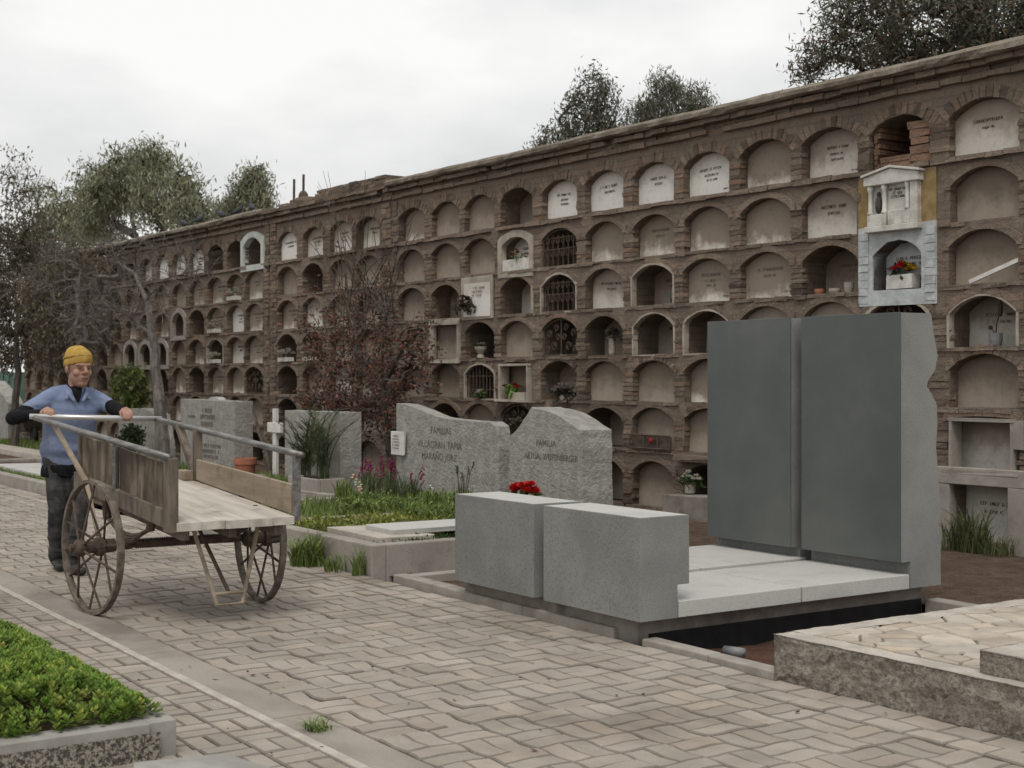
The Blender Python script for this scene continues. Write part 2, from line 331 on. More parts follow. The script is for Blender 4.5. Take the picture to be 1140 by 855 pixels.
# ------------------------------------------------------------------ ground, path
def sheet(name, x0, x1, y0, y1, z, material, cell=None, amp=0., kind='structure'):
    mb = MB(); nx = max(1, int((x1 - x0) / cell)) if cell else 1; ny = max(1, int((y1 - y0) / cell)) if cell else 1
    vs = []
    for j in range(ny + 1):
        for i in range(nx + 1):
            x, y = x0 + (x1 - x0) * i / nx, y0 + (y1 - y0) * j / ny
            h = amp * (mnoise.noise((x * 1.3, y * 1.3, 3)) + .5 * mnoise.noise((x * 5, y * 5, 9)) + .3 * mnoise.noise((x * 14, y * 14, 1))) if amp else 0
            vs.append((x, y, z + h))
    mb.add(vs, [(j * (nx + 1) + i, j * (nx + 1) + i + 1, (j + 1) * (nx + 1) + i + 1, (j + 1) * (nx + 1) + i) for j in range(ny) for i in range(nx)])
    return tag(mb.build(name, material, smooth=bool(amp)), kind=kind)
sheet('ground', -900, 900, -900, 900, -.13, M['soil'])
sheet('path_bed', -60, 1, -1.5, 5.0, -.016, M['jointsand'])
sheet('soil', -30, -6.215, 5.14, 10.6, -.005, M['soil'], .09, .02)
sheet('soil', -6.215, 3, 7.46, 10.6, -.005, M['soil'], .07, .025)
sheet('soil', -6.2, -5.05, 5.1, 7.46, -.10, M['redsoil'], .06, .02)

def warp(u, v, A, m):
    return u + A * math.sin(2 * math.pi * v / m), v + A * math.sin(2 * math.pi * u / m + .8)
def paver(mb, u0, u1, v0, v1, A, m, gap, tint, ztop=0., k=5, tilt=.0025):
    g = gap / 2; u0 += g; u1 -= g; v0 += g; v1 -= g
    if u1 - u0 < .02 or v1 - v0 < .02: return
    def ring(ins, dz):
        a, b, c, d = u0 + ins, u1 - ins, v0 + ins, v1 - ins; pts = []
        for i in range(k): pts.append((a + (b - a) * i / k, c))
        for i in range(k): pts.append((b, c + (d - c) * i / k))
        for i in range(k): pts.append((b - (b - a) * i / k, d))
        for i in range(k): pts.append((a, d - (d - c) * i / k))
        out = []
        for p in pts:
            x, y = warp(p[0], p[1], A, m) if A else p
            out.append((x + (mnoise.noise((x * 30, y * 30, 0)) * .0025), y + mnoise.noise((x * 30, y * 30, 5)) * .0025, ztop + dz + tx * (p[0] - u0) + ty * (p[1] - v0)))
        return out
    tx, ty = random.gauss(0, tilt) / .2, random.gauss(0, tilt) / .2; ztop += random.gauss(0, .0016)
    r0, r1, r2 = ring(.007, 0), ring(0, -.007), ring(-.0005, -.03); n = 4 * k
    mb.add(r0 + r1 + r2, [tuple(range(n))], tint)
    o = len(mb.v) - 3 * n; dk = tuple(c * .66 for c in tint)
    for a in (0, n):
        for i in range(n):
            j = (i + 1) % n; mb.f.append((o + a + i, o + a + n + i, o + a + n + j, o + a + j)); mb.t.append(dk)
def ptint():
    b = random.gauss(1., .06); w_ = abs(random.gauss(.0, .014))
    return (b * (1 + w_), b, b * (1 - w_))
mb = MB(); mm = .245
for i in range(int(-30 / mm), int(-2 / mm)):
    for j in range(8):
        u, v = i * mm, 2.752 + j * .236
        if (i + j) % 2: 
            paver(mb, u, u + mm, v, v + .118, .0075, mm, .0055, ptint()); paver(mb, u, u + mm, v + .118, v + .236, .0075, mm, .0055, ptint())
        else:
            paver(mb, u, u + mm / 2, v, v + .236, .0075, mm, .0055, ptint()); paver(mb, u + mm / 2, u + mm, v, v + .236, .0075, mm, .0055, ptint())
x = -30.
while x < -2:
    l = random.uniform(.19, .24); t_ = ptint(); paver(mb, x, x + l, 4.655, 4.80, .004, .3, .009, tuple(c * 1.1 for c in t_), 0); 
    paver(mb, x + .06, x + .06 + l, 4.80, 4.965, .004, .3, .009, tuple(c * 1.06 for c in ptint()), 0); x += l
tag(mb.build('path', M['paver']), kind='structure')
mb = MB()
for i in range(int(-22 / .2), int(-2 / .2)):
    for j in range(16):
        u, v = i * .2, 2.472 - (j + 1) * .2
        if v < 1.9 and u < -9.2 and v < 1.2: pass
        if (i + j) % 2:
            paver(mb, u, u + .2, v, v + .1, 0, 1, .008, ptint(), k=2, tilt=.0018); paver(mb, u, u + .2, v + .1, v + .2, 0, 1, .008, ptint(), k=2, tilt=.0018)
        else:
            paver(mb, u, u + .1, v, v + .2, 0, 1, .008, ptint(), k=2, tilt=.0018); paver(mb, u + .1, u + .2, v, v + .2, 0, 1, .008, ptint(), k=2, tilt=.0018)
tag(mb.build('side_paving', M['paver']), kind='structure')
# gutter band and its slim edging strip
mb = MB(); x = -40.
while x < -2:
    l = random.uniform(1.6, 2.6); e = min(x + l, -2)
    mb.box(x + .004, e - .004, 2.53, 2.745 + jit(.004), -.05, .001 + jit(.002), ptint()); x = e
tag(mb.build('gutter', M['gutter'], bevel=.006), kind='structure')
mb = MB(); x = -40.
while x < -2:
    l = random.uniform(.8, 1.1); e = min(x + l, -2)
    mb.box(x + .003, e - .003, 2.474 + jit(.002), 2.524 + jit(.002), -.05, .006 + jit(.002)); x = e
tag(mb.build('edging_strip', M['kerbtop'], bevel=.004), kind='structure')

# ------------------------------------------------------------------ niche wall
ZS = [3.487, 2.897, 2.337, 1.780, 1.240, .697, .055]      # sills, top row first
OW, OH = .712, .478
def arch(xc, z0, wd, ht, rise, n=9, j=0.):
    """opening outline from bottom-left over the arch to bottom-right"""
    h = wd / 2; sp = z0 + ht - rise; pts = [(xc - h, z0), (xc - h, z0 + (sp - z0) * .5), (xc - h, sp)]
    rad = (h * h + rise * rise) / (2 * rise); a0 = math.asin(min(1, h / rad))
    for i in range(1, n):
        a = -a0 + 2 * a0 * i / n; pts.append((xc + rad * math.sin(a), z0 + ht - rad + rad * math.cos(a)))
    pts += [(xc + h, sp), (xc + h, z0 + (sp - z0) * .5), (xc + h, z0)]
    return [(x + jit(j), z + jit(j)) for x, z in pts]
class Sheet:
    """front face of a wall cell with an arched hole and the hole's lining"""
    def __init__(s): s.mb = MB()
    def cell(s, x0, x1, z0, z1, hole, depth, dark=(1, 1, 1), tint=(1, 1, 1), floor=True):
        mb = s.mb; n = len(hole); y = 0.
        L, Rr = hole[0], hole[-1]
        fr = [Vector((px, y, pz)) for px, pz in hole]
        def q(*p): mb.add([Vector((a, y, b)) for a, b in p], [(0, 1, 2, 3)], tint)
        q((x0, z0), (x1, z0), (x1, Rr[1]), (x0, L[1]))
        # left and right of the opening, then up from the arch
        lx = [h for h in hole[:3]]; rx = [h for h in hole[-3:]]
        q((x0, lx[0][1]), lx[0], lx[1], (x0, lx[1][1])); q((x0, lx[1][1]), lx[1], lx[2], (x0, lx[2][1]))
        q(rx[2], (x1, rx[2][1]), (x1, rx[1][1]), rx[1]); q(rx[1], (x1, rx[1][1]), (x1, rx[0][1]), rx[0])
        top = hole[2:-2]
        q((x0, lx[2][1]), top[0], (top[0][0], z1), (x0, z1)); q(top[-1], (x1, rx[0][1]), (x1, z1), (top[-1][0], z1))
        for a, b in zip(top[:-1], top[1:]): q(a, b, (b[0], z1), (a[0], z1))
        bk = [Vector((px, depth, pz)) for px, pz in hole]
        mb.add(fr + bk, [(i, i + 1, n + i + 1, n + i) for i in range(n - 1)] + [(n - 1, 0, n, 2 * n - 1)], dark)
def brick_tint():
    b = random.gauss(1.0, .12); r = random.random()
    if r < .12: return (1.12 * b, .98 * b, .89 * b)
    if r < .32: return (.72 * b, .70 * b, .70 * b)
    if r < .48: return (1.18 * b, 1.14 * b, 1.1 * b)
    return (b, b * .99, b * .97)
def bricks_col(mb, x0, x1, z0, z1, proud=.012, h=.056, rag=.012, skip=.08, deep=.05):
    z = z0
    while z < z1 - .03:
        hh = h * random.uniform(.85, 1.1)
        if random.random() > skip:
            p = random.uniform(.0, proud)
            mb.box(x0 + jit(rag), x1 + jit(rag), -p, deep, z + .004, min(z + hh - .006, z1), brick_tint(), .005)
        z += hh
GL = random.Random(11)
def scrolls(mb, xc, z0, wd, ht, y):
    for s in (-1, 1):
        for (cx_, cz, r) in ((.12, .1, .06), (.2, .24, .055), (.08, .3, .05), (.22, .07, .045), (.05, .2, .045)):
            pts = [(xc + s * (cx_ * wd / .6) + s * r * (1 - .7 * a / 14) * math.cos(a * .75), y, z0 + cz * ht / .42 + r * (1 - .7 * a / 14) * math.sin(a * .75)) for a in range(15)]
            mb.tube(pts, .006, 4)
def grille(style, xc, z0, wd, ht, rise, parent, y=.03):
    mb = MB(); h = wd / 2
    out = arch(xc, z0, wd - .03, ht - .02, rise)
    mb.tube([(x, y, z) for x, z in out + [out[0]]], .009, 4)
    if style == 'bars':
        for i in range(1, 9):
            x = xc - h + wd * i / 9; d = abs(x - xc) / h
            mb.tube([(x, y, z0), (x, y, z0 + ht - .02 - rise * d * d)], .008, 4)
        for z in (.12, .3): mb.tube([(xc - h, y, z0 + z), (xc + h, y, z0 + z)], .007, 4)
    elif style == 'lattice':
        for i in range(1, 7):
            x = xc - h + wd * i / 7; mb.tube([(x, y, z0), (x, y, z0 + ht - rise * .6)], .007, 4)
            mb.tube([(x + .04 * math.cos(a), y - .004, z0 + ht * .35 + .05 * math.sin(a)) for a in [k * .7 for k in range(10)]], .005, 4)
            mb.tube([(x + .035 * math.cos(a), y - .004, z0 + ht * .68 + .04 * math.sin(a)) for a in [k * .7 for k in range(10)]], .005, 4)
        for z in (.2, .33): mb.tube([(xc - h, y, z0 + z * ht / .44), (xc + h, y, z0 + z * ht / .44)], .007, 4)
    else:
        scrolls(mb, xc, z0 + .01, wd, ht, y); mb.tube([(xc, y, z0), (xc, y, z0 + ht - .02)], .008, 4)
        mb.tube([(xc - h, y, z0 + .02), (xc + h, y, z0 + .02)], .008, 4)
    mb.build('grille', M['darkmetal'], parent)
def arched_frame(xc, z0, wd, ht, rise, parent, material, t=.045, proud=.02, sill=True):
    """a flat rendered surround following the arch"""
    o = arch(xc, z0 - (t if sill else 0), wd + 2 * t, ht + t + (t if sill else 0), rise); i = arch(xc, z0, wd - .004, ht - .002, rise)
    i = [(x + jit(.004), z + jit(.004)) for x, z in i]; o = [(x + jit(.006), z + jit(.006)) for x, z in o]
    mb = MB(); n = len(o); y = -proud
    vs = [(x, y, z) for x, z in o] + [(x, y, z) for x, z in i] + [(x, .02, z) for x, z in o] + [(x, .06, z) for x, z in i]
    fs = [(k, k + 1, n + k + 1, n + k) for k in range(n - 1)] + [(2 * n + k, 2 * n + k + 1, k + 1, k) for k in range(n - 1)] + [(n + k, n + k + 1, 3 * n + k + 1, 3 * n + k) for k in range(n - 1)]
    if sill: fs += [(n - 1, 0, n, 2 * n - 1), (3 * n - 1, 2 * n, 0, n - 1), (2 * n - 1, n, 3 * n, 4 * n - 1)]
    return mb.add(vs, fs).build('niche_frame', material, parent)
# what the photograph shows in single niches of the near section: (row, column) -> kind
SPEC = {(0, 0): 'light', (0, 1): 'broken', (0, 2): 'light', (0, 3): 'footn', (0, 4): 'white', (0, 5): 'white', (0, 6): 'white', (0, 7): 'white', (0, 8): 'tandeep', (0, 9): 'tann', (0, 10): 'ragged', (0, 11): 'foot',
        (1, 0): 'tan', (1, 1): 'aedicule', (1, 2): 'light', (1, 3): 'foot', (1, 4): 'foot', (1, 5): 'foot', (1, 6): 'foot', (1, 7): 'lattice', (1, 8): 'whiteframe', (1, 9): 'tann', (1, 10): 'ragged', (1, 11): 'ragged',
        (2, 0): 'tan', (2, 1): 'blue', (2, 2): 'deep', (2, 3): 'foot', (2, 4): 'foot', (2, 5): 'framed', (2, 6): 'light', (2, 7): 'latticef', (2, 8): 'halfframe', (2, 9): 'whitepanel', (2, 10): 'tandeep', (2, 11): 'tan',
        (3, 0): 'framedpot', (3, 1): 'scrollf', (3, 2): 'light', (3, 3): 'light', (3, 4): 'framed', (3, 5): 'framed', (3, 6): 'deep', (3, 7): 'scroll', (3, 8): 'tan', (3, 9): 'darkopen', (3, 10): 'rectwhite', (3, 11): 'tan',
        (4, 0): 'tan', (4, 1): 'tan', (4, 2): 'tann', (4, 3): 'tan', (4, 4): 'foot', (4, 5): 'tann', (4, 6): 'tann', (4, 7): 'deep', (4, 8): 'rectframe', (4, 9): 'barsf', (4, 10): 'tann', (4, 11): 'tan',
        (5, 0): 'metalbox', (5, 4): 'tann', (5, 5): 'tann', (5, 6): 'tandeep', (5, 7): 'tann', (5, 8): 'scroll', (5, 9): 'tann', (5, 10): 'darkopen', (5, 11): 'tan',
        (6, 0): 'concrete', (6, 4): 'darkopen', (6, 5): 'tann', (6, 6): 'tandeep', (6, 7): 'white', (6, 8): 'tann'}
SPECL = {(0, 0): 'greenframe', (0, 1): 'darkopen', (0, 2): 'lattice', (0, 3): 'white', (0, 4): 'white', (0, 5): 'white', (0, 6): 'light', (1, 0): 'foot', (1, 1): 'foot', (1, 2): 'foot', (1, 4): 'ragged',
         (2, 0): 'foot', (2, 1): 'white', (2, 2): 'foot', (3, 0): 'foot', (3, 2): 'framed', (3, 5): 'rframed', (3, 6): 'rframed', (3, 7): 'rframed', (2, 4): 'rframed', (4, 0): 'scroll', (4, 2): 'foot', (4, 3): 'tandeep', (5, 0): 'tann'}
SPECM = {(0, 0): 'light', (0, 1): 'light', (0, 2): 'light', (0, 3): 'white', (1, 3): 'ragged', (2, 3): 'foot', (3, 3): 'deep', (4, 3): 'darkopen', (5, 3): 'darkopen', (3, 2): 'deep'}
PM = {'white': 'p_white', 'light': 'p_light', 'tan': 'p_tan', 'foot': 'p_foot'}
def wall_section(label, xs, xa, xb, spec, pil, seed, cornice='coped', far=0):
    random.seed(seed); G_ = random.Random(seed)
    top = thing('niche_wall', label, 'wall', W0, WROT)
    S = Sheet(); bm_ = S.mb; led = MB(); nplq = 0; late = MB()
    bounds = [xb] + [(a + b) / 2 for a, b in zip(xs[:-1], xs[1:])] + [xa]
    for c, xc in enumerate(xs):
        x1, x0 = bounds[c], bounds[c + 1]; faraway = xc < -18
        for r, z0 in enumerate(ZS):
            kind = spec.get((r, c))
            if kind is None:
                kind = G_.choices(['tan', 'tann', 'foot', 'light', 'white', 'tandeep', 'deep', 'darkopen', 'framed', 'ragged'], [3, 3, 3, 1.5, .8, 2, 1.2, 1.6 if faraway else .8, .8, .8])[0]
            zb = z0 - .02 if r < 6 else -.06; zt = ZS[r - 1] - .02 if r else 4.13
            wd = OW + jit(.012); ht = (OH if r else .475) + jit(.008); rise = .14 + jit(.012)
            if faraway: rise += .05; wd -= .04
            if r == 6: ht = .52
            if kind == 'concrete': ht, rise = .54, .004; wd = .60
            if kind == 'blue': wd = .56; ht = .46
            if kind in ('rectframe', 'rectwhite', 'metalbox', 'whitepanel'): rise = .02
            depth = .12 + jit(.025); back = None; txt = True
            if kind in ('tandeep', 'deep', 'framed', 'framedpot', 'halfframe', 'greenframe'): depth = .36 + jit(.06)
            if kind in ('lattice', 'latticef', 'bars', 'barsf', 'scroll', 'scrollf'): depth = .5
            if kind in ('broken', 'darkopen'): depth = .9
            if kind in ('rectframe', 'rframed', 'metalbox', 'blue', 'concrete'): depth = .2
            if kind == 'whiteframe': depth = .24
            xo = xc + jit(.012)
            hole = arch(xo, z0 + jit(.006), wd, ht, rise, 9, .006 if not kind == 'ragged' else .02)
            tint = (1, 1, 1)
            S.cell(x0, x1, zb, zt, hole, depth, (.82, .80, .78), tint)
            # backing plate
            mname = {'white': 'p_white', 'light': 'p_light', 'tan': 'p_tan', 'tann': 'p_tan', 'tandeep': 'p_tan', 'ragged': 'p_tan', 'foot': 'p_foot', 'footn': 'p_foot', 'deep': 'p_tan', 'framed': 'p_tan', 'framedpot': 'p_light',
                     'whiteframe': 'p_white', 'whitepanel': 'p_white', 'halfframe': 'p_light', 'rectframe': 'p_tan', 'rectwhite': 'p_tan', 'rframed': 'p_dark', 'metalbox': 'p_light', 'concrete': 'p_white', 'greenframe': 'p_dark', 'blue': 'p_blue',
                     'lattice': 'p_dark', 'latticef': 'p_dark', 'bars': 'p_dark', 'barsf': 'p_dark', 'scroll': 'p_dark', 'scrollf': 'p_dark', 'broken': 'p_dark', 'darkopen': 'p_dark', 'aedicule': 'p_tan'}[kind]
            pl = MB(); tilt = jit(.03) if kind in ('white', 'light') else jit(.008)
            pm = Matrix.Translation((xo, depth - .022, z0)) @ Matrix.Rotation(tilt, 4, 'Y') @ Matrix.Rotation(jit(.02), 4, 'X') @ Matrix.Translation((-xo, 0, -z0))
            pl.prism([(x + (xo - x) * .012, z - .004 if z > z0 + .1 else z + .002) for x, z in hole], .016, pm)
            if far and c >= len(xs) - far:
                off = len(late.v); late.v += pl.v; late.f += [tuple(i + off for i in f) for f in pl.f]; late.t += pl.t; plq = None
            else:
                plq = pl.build('plaque', M[mname] if mname in M else M['bluewhite'], top); nplq += 1
            if plq and not kind.endswith('n') and kind in ('white', 'light', 'tan', 'foot', 'deep', 'framed', 'framedpot', 'whiteframe', 'whitepanel', 'halfframe', 'metalbox', 'concrete') and not faraway and (GL.random() < .85):
                gm = MB(); h = GL.uniform(.022, .03); ww = GL.uniform(.26, .4); yy = -.003
                glyphs(gm, xo - ww / 2, xo + ww / 2, yy, z0 + ht * .60, h, GL)
                w2 = ww * GL.uniform(.3, .7); glyphs(gm, xo - w2 / 2, xo + w2 / 2, yy, z0 + ht * .47, h * .85, GL)
                if GL.random() < .3: w2 = ww * .5; glyphs(gm, xo - w2 / 2, xo + w2 / 2, yy, z0 + ht * .36, h * .8, GL)
                if GL.random() < .4: glyphs(gm, xo + wd * .25, xo + wd * .45, yy, z0 + .05, h * .6, GL)
                if gm.v:
                    off = Matrix.Translation((0, depth - .022, 0)); pmx = pm @ Matrix.Identity(4)
                    o = gm.build('inscription', M['inkfaint'] if kind in ('tan', 'foot', 'deep') else M['ink'], plq, m=pmx)
            if kind in ('framed', 'framedpot', 'latticef', 'barsf', 'scrollf'): arched_frame(xo, z0, wd - .02, ht - .02, rise, top, M['frame'], .022, .014)
            if kind == 'greenframe': arched_frame(xo, z0, wd, ht, rise, top, M['greengrey'], .10, .05)
            if kind == 'rframed': arched_frame(xo, z0, wd - .08, ht - .03, rise, top, M['concrete'], .085, .03)
            if kind == 'halfframe':
                MB().box(xo + wd / 2 - .01, xo + wd / 2 + .03, -.015, .05, z0 - .01, z0 + ht - rise + .02, jit=.006).build('niche_frame', M['frame'], top)
            if kind == 'whiteframe':
                arched_frame(xo, z0, wd - .1, ht - .04, rise - .03, top, M['frame'], .085, .02)
                MB().box(xo - wd / 2 + .06, xo + wd / 2 - .06, -.01, .20, z0, z0 + .15, jit=.004).build('ledger_box', M['stonewhite'], top, bevel=.006)
            if kind == 'whitepanel':
                f = MB(); f.box(xo - .39, xo + .34, -.03, .0, z0 - .04, z0 + .53, jit=.01)
                pf = f.build('niche_frame', M['frame'], top, bevel=.01)
                f = MB(); f.box(xo - .32, xo + .30, -.042, -.0301, z0 + .0, z0 + .44, jit=.008); f.build('panel', M['p_white'], pf)
                gm = MB(); [glyphs(gm, xo - .1, xo + .1 + .1 * GL.random(), -.052, z0 + .37 - .05 * q, .022, GL) for q in range(3)]; gm.build('inscription', M['inkfaint'], pf)
            if kind in ('rectframe', 'metalbox'):
                f = MB(); a = wd / 2 - .03; zt2 = z0 + ht - .05; t = .03
                f.box(xo - a, xo - a + t, -.05, .1, z0, zt2, jit=.004); f.box(xo + a - t, xo + a, -.05, .1, z0, zt2, jit=.004); f.box(xo - a - .01, xo + a + .01, -.055, .1, zt2, zt2 + t, jit=.004); f.box(xo - a - .06, xo + a + .06, -.07, .1, z0 - .035, z0 - .002, jit=.005)
                if kind == 'rectframe': f.box(xo - .05, xo + .24, -.04, .02, z0, z0 + .09, jit=.004)
                else: f.box(xo + a + .002, xo + a + .1, -.05, .02, z0 + .2, zt2 + .02, jit=.004)
                f.build('niche_frame', M['frame'] if kind == 'rectframe' else M['concrete'], top)
            if kind == 'rectwhite':
                f = MB(); a = wd / 2 + .04
                f.box(xo - a, xo - a + .08, -.03, .05, z0, z0 + ht, jit=.01); f.box(xo + a - .08, xo + a, -.03, .05, z0, z0 + ht, jit=.01); f.box(xo - a, xo + a, -.032, .05, z0 + ht, z0 + ht + .08, jit=.01); f.box(xo - a, xo + a, -.034, .05, z0 - .06, z0, jit=.01)
                f.build('niche_frame', M['frame'], top)
            if kind == 'concrete':
                f = MB(); a = wd / 2
                f.box(xo - a - .19, xo - a, -.07, .05, -.02, z0 + ht - .03, jit=.004); f.box(xo + a, xo + a + .2, -.07, .05, -.02, z0 + ht - .03, jit=.004); f.box(xo - a - .19, xo + a + .2, -.072, .05, z0 + ht - .03, z0 + ht + .12, jit=.004)
                f.build('niche_frame', M['concrete'], top, bevel=.008)
            if kind in ('lattice', 'latticef'): grille('lattice', xo, z0, wd, ht, rise, top)
            if kind in ('barsf',): grille('bars', xo, z0, wd, ht, rise, top)
            if kind in ('scroll', 'scrollf'): grille('scroll', xo, z0, wd, ht, rise, top)
            if kind == 'broken':
                f = MB(); 
                for k in range(5): f.box(xo + .10 + jit(.03), xo + .33, .02 + jit(.01), .2, z0 + .02 + k * .075, z0 + .088 + k * .075, (1.15, .95, .85), .008)
                for k in range(2): f.box(xo - .25, xo + .12 + jit(.03), .04, .2, z0 + k * .055, z0 + .05 + k * .055, (1.15, .95, .85), .006)
                for k in range(8): f.box(xo - .33, xo - .27 + jit(.02), .05, .7, z0 + k * .05, z0 + k * .05 + .043, (1.1, .85, .75), .008)
                f.build('broken_brickwork', M['wall'], top)
            if kind == 'blue':
                f = MB(); a, zt2 = .445, z0 + .60
                out = [(xo - a, z0 - .15), (xo - a, z0 + .2), (xo - a, zt2), (xo + a, zt2), (xo + a, z0 + .2), (xo + a, z0 - .15)]
                inn = hole; vs = []
                k = len(inn); ang = [0] * k
                outer = []
                for i, (hx, hz) in enumerate(inn):
                    if i == 0: outer.append((xo - a, z0 - .15))
                    elif i == k - 1: outer.append((xo + a, z0 - .15))
                    elif i < 3: outer.append((xo - a, hz if i < 2 else zt2))
                    elif i > k - 4: outer.append((xo + a, hz if i > k - 3 else zt2))
                    else: outer.append((hx, zt2))
                y = -.016
                f.add([(x + jit(.008), y, z + jit(.006)) for x, z in outer] + [(x, y, z) for x, z in inn] + [(x, .0, z) for x, z in outer] + [(x, .19, z) for x, z in inn],
                      [(i, i + 1, k + i + 1, k + i) for i in range(k - 1)] + [(k - 1, 0, k, 2 * k - 1)] + [(2 * k + i, 2 * k + i + 1, i + 1, i) for i in range(k - 1)] + [(k + i, k + i + 1, 3 * k + i + 1, 3 * k + i) for i in range(k - 1)] + [(2 * k - 1, k, 3 * k, 4 * k - 1)])
                for zz in np.arange(z0 - .12, z0 + .5, .075):
                    for sx in (-1, 1): f.box(xo + sx * .385 - .055 + jit(.006), xo + sx * .385 + .055 + jit(.006), -.026 + jit(.004), 0, zz, zz + .068, jit=.004)
                f.build('painted_surround', M['bluewhite'], top)
                text_mesh('LUIS A. PEREZ VIDAL', .045, M['ink'], 'inscription', plq, Matrix.Translation((xo + .06, depth - .026, z0 + .285)), .001)
                gm = MB(); glyphs(gm, xo - .1, xo + .26, depth - .026, z0 + .235, .022, GL); gm.build('inscription', M['ink'], plq)
            if kind == 'aedicule':
                f = MB(); f.box(xo - .445, xo - .2, -.012, 0, z0 - .03, z0 + .535, jit=.005); f.box(xo + .2, xo + .45, -.0125, 0, z0 - .03, z0 + .535, jit=.005); f.build('ochre_patch', M['ochre'], top)
                f = MB(); a = .285
                f.box(xo - a - .02, xo + a + .02, -.10, .02, z0 - .02, z0 + .04, jit=.003)                      # base slab
                f.box(xo - a, xo - a + .22, -.085, .02, z0 + .04, z0 + .15); f.box(xo - a + .24, xo + a - .08, -.08, .02, z0 + .04, z0 + .17)   # plinths
                f.box(xo - a, xo + a, -.03, .03, z0 + .04, z0 + .46)                                             # back slab
                f.box(xo + a - .08, xo + a, -.075, -.03, z0 + .04, z0 + .43)
                f.prism([(xo - a - .03, z0 + .42), (xo + a + .03, z0 + .42), (xo + a + .03, z0 + .50), (xo, z0 + .56), (xo - a - .03, z0 + .50)], .13, Matrix.Translation((0, -.10, 0)))
                f.prism([(xo - a - .05, z0 + .5), (xo, z0 + .565), (xo + a + .05, z0 + .5), (xo + a + .05, z0 + .525), (xo, z0 + .59), (xo - a - .05, z0 + .525)], .15, Matrix.Translation((0, -.12, 0)))
                ae = f.build('carved_shrine', M['stonewhite'], top, bevel=.006)
                f = MB()
                for px_ in (xo - a + .025, xo - a + .19): f.lathe((px_, -.06, 0), [(.03, z0 + .15), (.03, z0 + .17), (.02, z0 + .18), (.02, z0 + .36), (.03, z0 + .38), (.032, z0 + .42)], 10)
                f.lathe((xo + a - .115, -.06, 0), [(.03, z0 + .17), (.022, z0 + .19), (.022, z0 + .38), (.032, z0 + .42)], 10); f.build('column', M['stonewhite'], ae, smooth=True)
                f = MB(); f.ell((xo - a + .11, -.045, z0 + .24), (.035, .03, .09)); f.ell((xo - a + .11, -.045, z0 + .34), (.02, .02, .026)); f.build('figurine', M['statue'], ae, smooth=True)
                gm = MB()
                for q, (ww, zz) in enumerate(((.2, .36), (.12, .325), (.16, .29))): glyphs(gm, xo + .04 - ww / 2, xo + .04 + ww / 2, -.033, z0 + zz, .022, GL)
                gm.build('inscription', M['ink'], ae)
            # pier bricks left of this opening, arch bricks, lip
            px0, px1 = x0 - .0, xo - wd / 2
            if c == len(xs) - 1: px0 = px1 - .24
            hi = z0 + ht - rise + .02
            if not (kind in ('blue', 'aedicule', 'concrete')):
                nxt = xs[c + 1] + wd / 2 if c + 1 < len(xs) else px1 - .24
                nk = spec.get((r, c + 1))
                if nk not in ('blue', 'aedicule'):
                    rag = .022 if (kind == 'ragged' or r >= 5 or nk == 'ragged') else .008
                    bricks_col(bm_, nxt + .004, px1 + .006, z0 + .01, hi, .012 if r < 5 else .022, rag=rag, skip=.1 if r > 0 else .18, deep=.08)
            if c == 0 and kind not in ('concrete',): bricks_col(bm_, xo + wd / 2 - .006, xo + wd / 2 + .2, z0 + .01, hi, .012, rag=.008, deep=.08)
            if kind not in ('blue', 'aedicule', 'greenframe', 'rectframe', 'rectwhite', 'whiteframe', 'whitepanel', 'concrete', 'rframed'):
                rad = ((wd / 2) ** 2 + rise * rise) / (2 * rise); a0 = math.asin(min(1, wd / 2 / rad)); czz = z0 + ht - rad
                if r == 0 or (r > 3 and G_.random() < .25):
                    nb = 13; hh = .115 if r == 0 else .07
                    for k in range(nb):
                        a = (-a0 - .06) + (2 * a0 + .12) * (k + .5) / nb; half = (2 * a0 + .12) / nb * rad * .46
                        m_ = Matrix.Translation((xo, 0, czz)) @ Matrix.Rotation(a, 4, 'Y') @ Matrix.Translation((0, 0, rad))
                        bm_.box(-half, half, -.007 + jit(.006), .05, .003, hh + jit(.015), brick_tint(), .004, m_)
                elif r == 6 or True:
                    o_ = arch(xo, z0 + ht - rise - .03, wd + .11, rise + .085, rise + .01); i_ = arch(xo, z0 + ht - rise - .03, wd - .012, rise + .027, rise)
                    n_ = len(o_); pv = -.011 - random.random() * .008; tn = brick_tint(); tn = tuple(.6 + .45 * q for q in tn)
                    bm_.add([(x + jit(.004), pv + jit(.003), z + jit(.004)) for x, z in o_] + [(x, pv + jit(.003), z) for x, z in i_] + [(x, .01, z) for x, z in o_] + [(x, .05, z) for x, z in i_],
                            [(i, i + 1, n_ + i + 1, n_ + i) for i in range(n_ - 1)] + [(2 * n_ + i, 2 * n_ + i + 1, i + 1, i) for i in range(n_ - 1)] + [(n_ + i, n_ + i + 1, 3 * n_ + i + 1, 3 * n_ + i) for i in range(n_ - 1)], tn)
            # sill lip under every opening, broken here and there
            if r > 0 and kind not in ('blue', 'aedicule', 'concrete'):
                xx = x0
                while xx < x1 - .02:
                    l = random.uniform(.12, .3); e = min(xx + l, x1)
                    if random.random() > .12: bm_.box(xx, e - .003, -.012 - random.random() * .018, .07, z0 - .036 + jit(.006), z0 + jit(.004), tuple(.75 + .3 * q for q in brick_tint()), .006)
                    xx = e
    # string course below the top row
    xx = xa
    while xx < xb - .02:
        l = random.uniform(.16, .34); e = min(xx + l, xb)
        if random.random() > .04: led.box(xx + .002, e - .003, -.035 - random.random() * .022, .06, 3.437 + jit(.006), 3.482 + jit(.007), tuple(.8 + .3 * q for q in brick_tint()), .007)
        xx = e
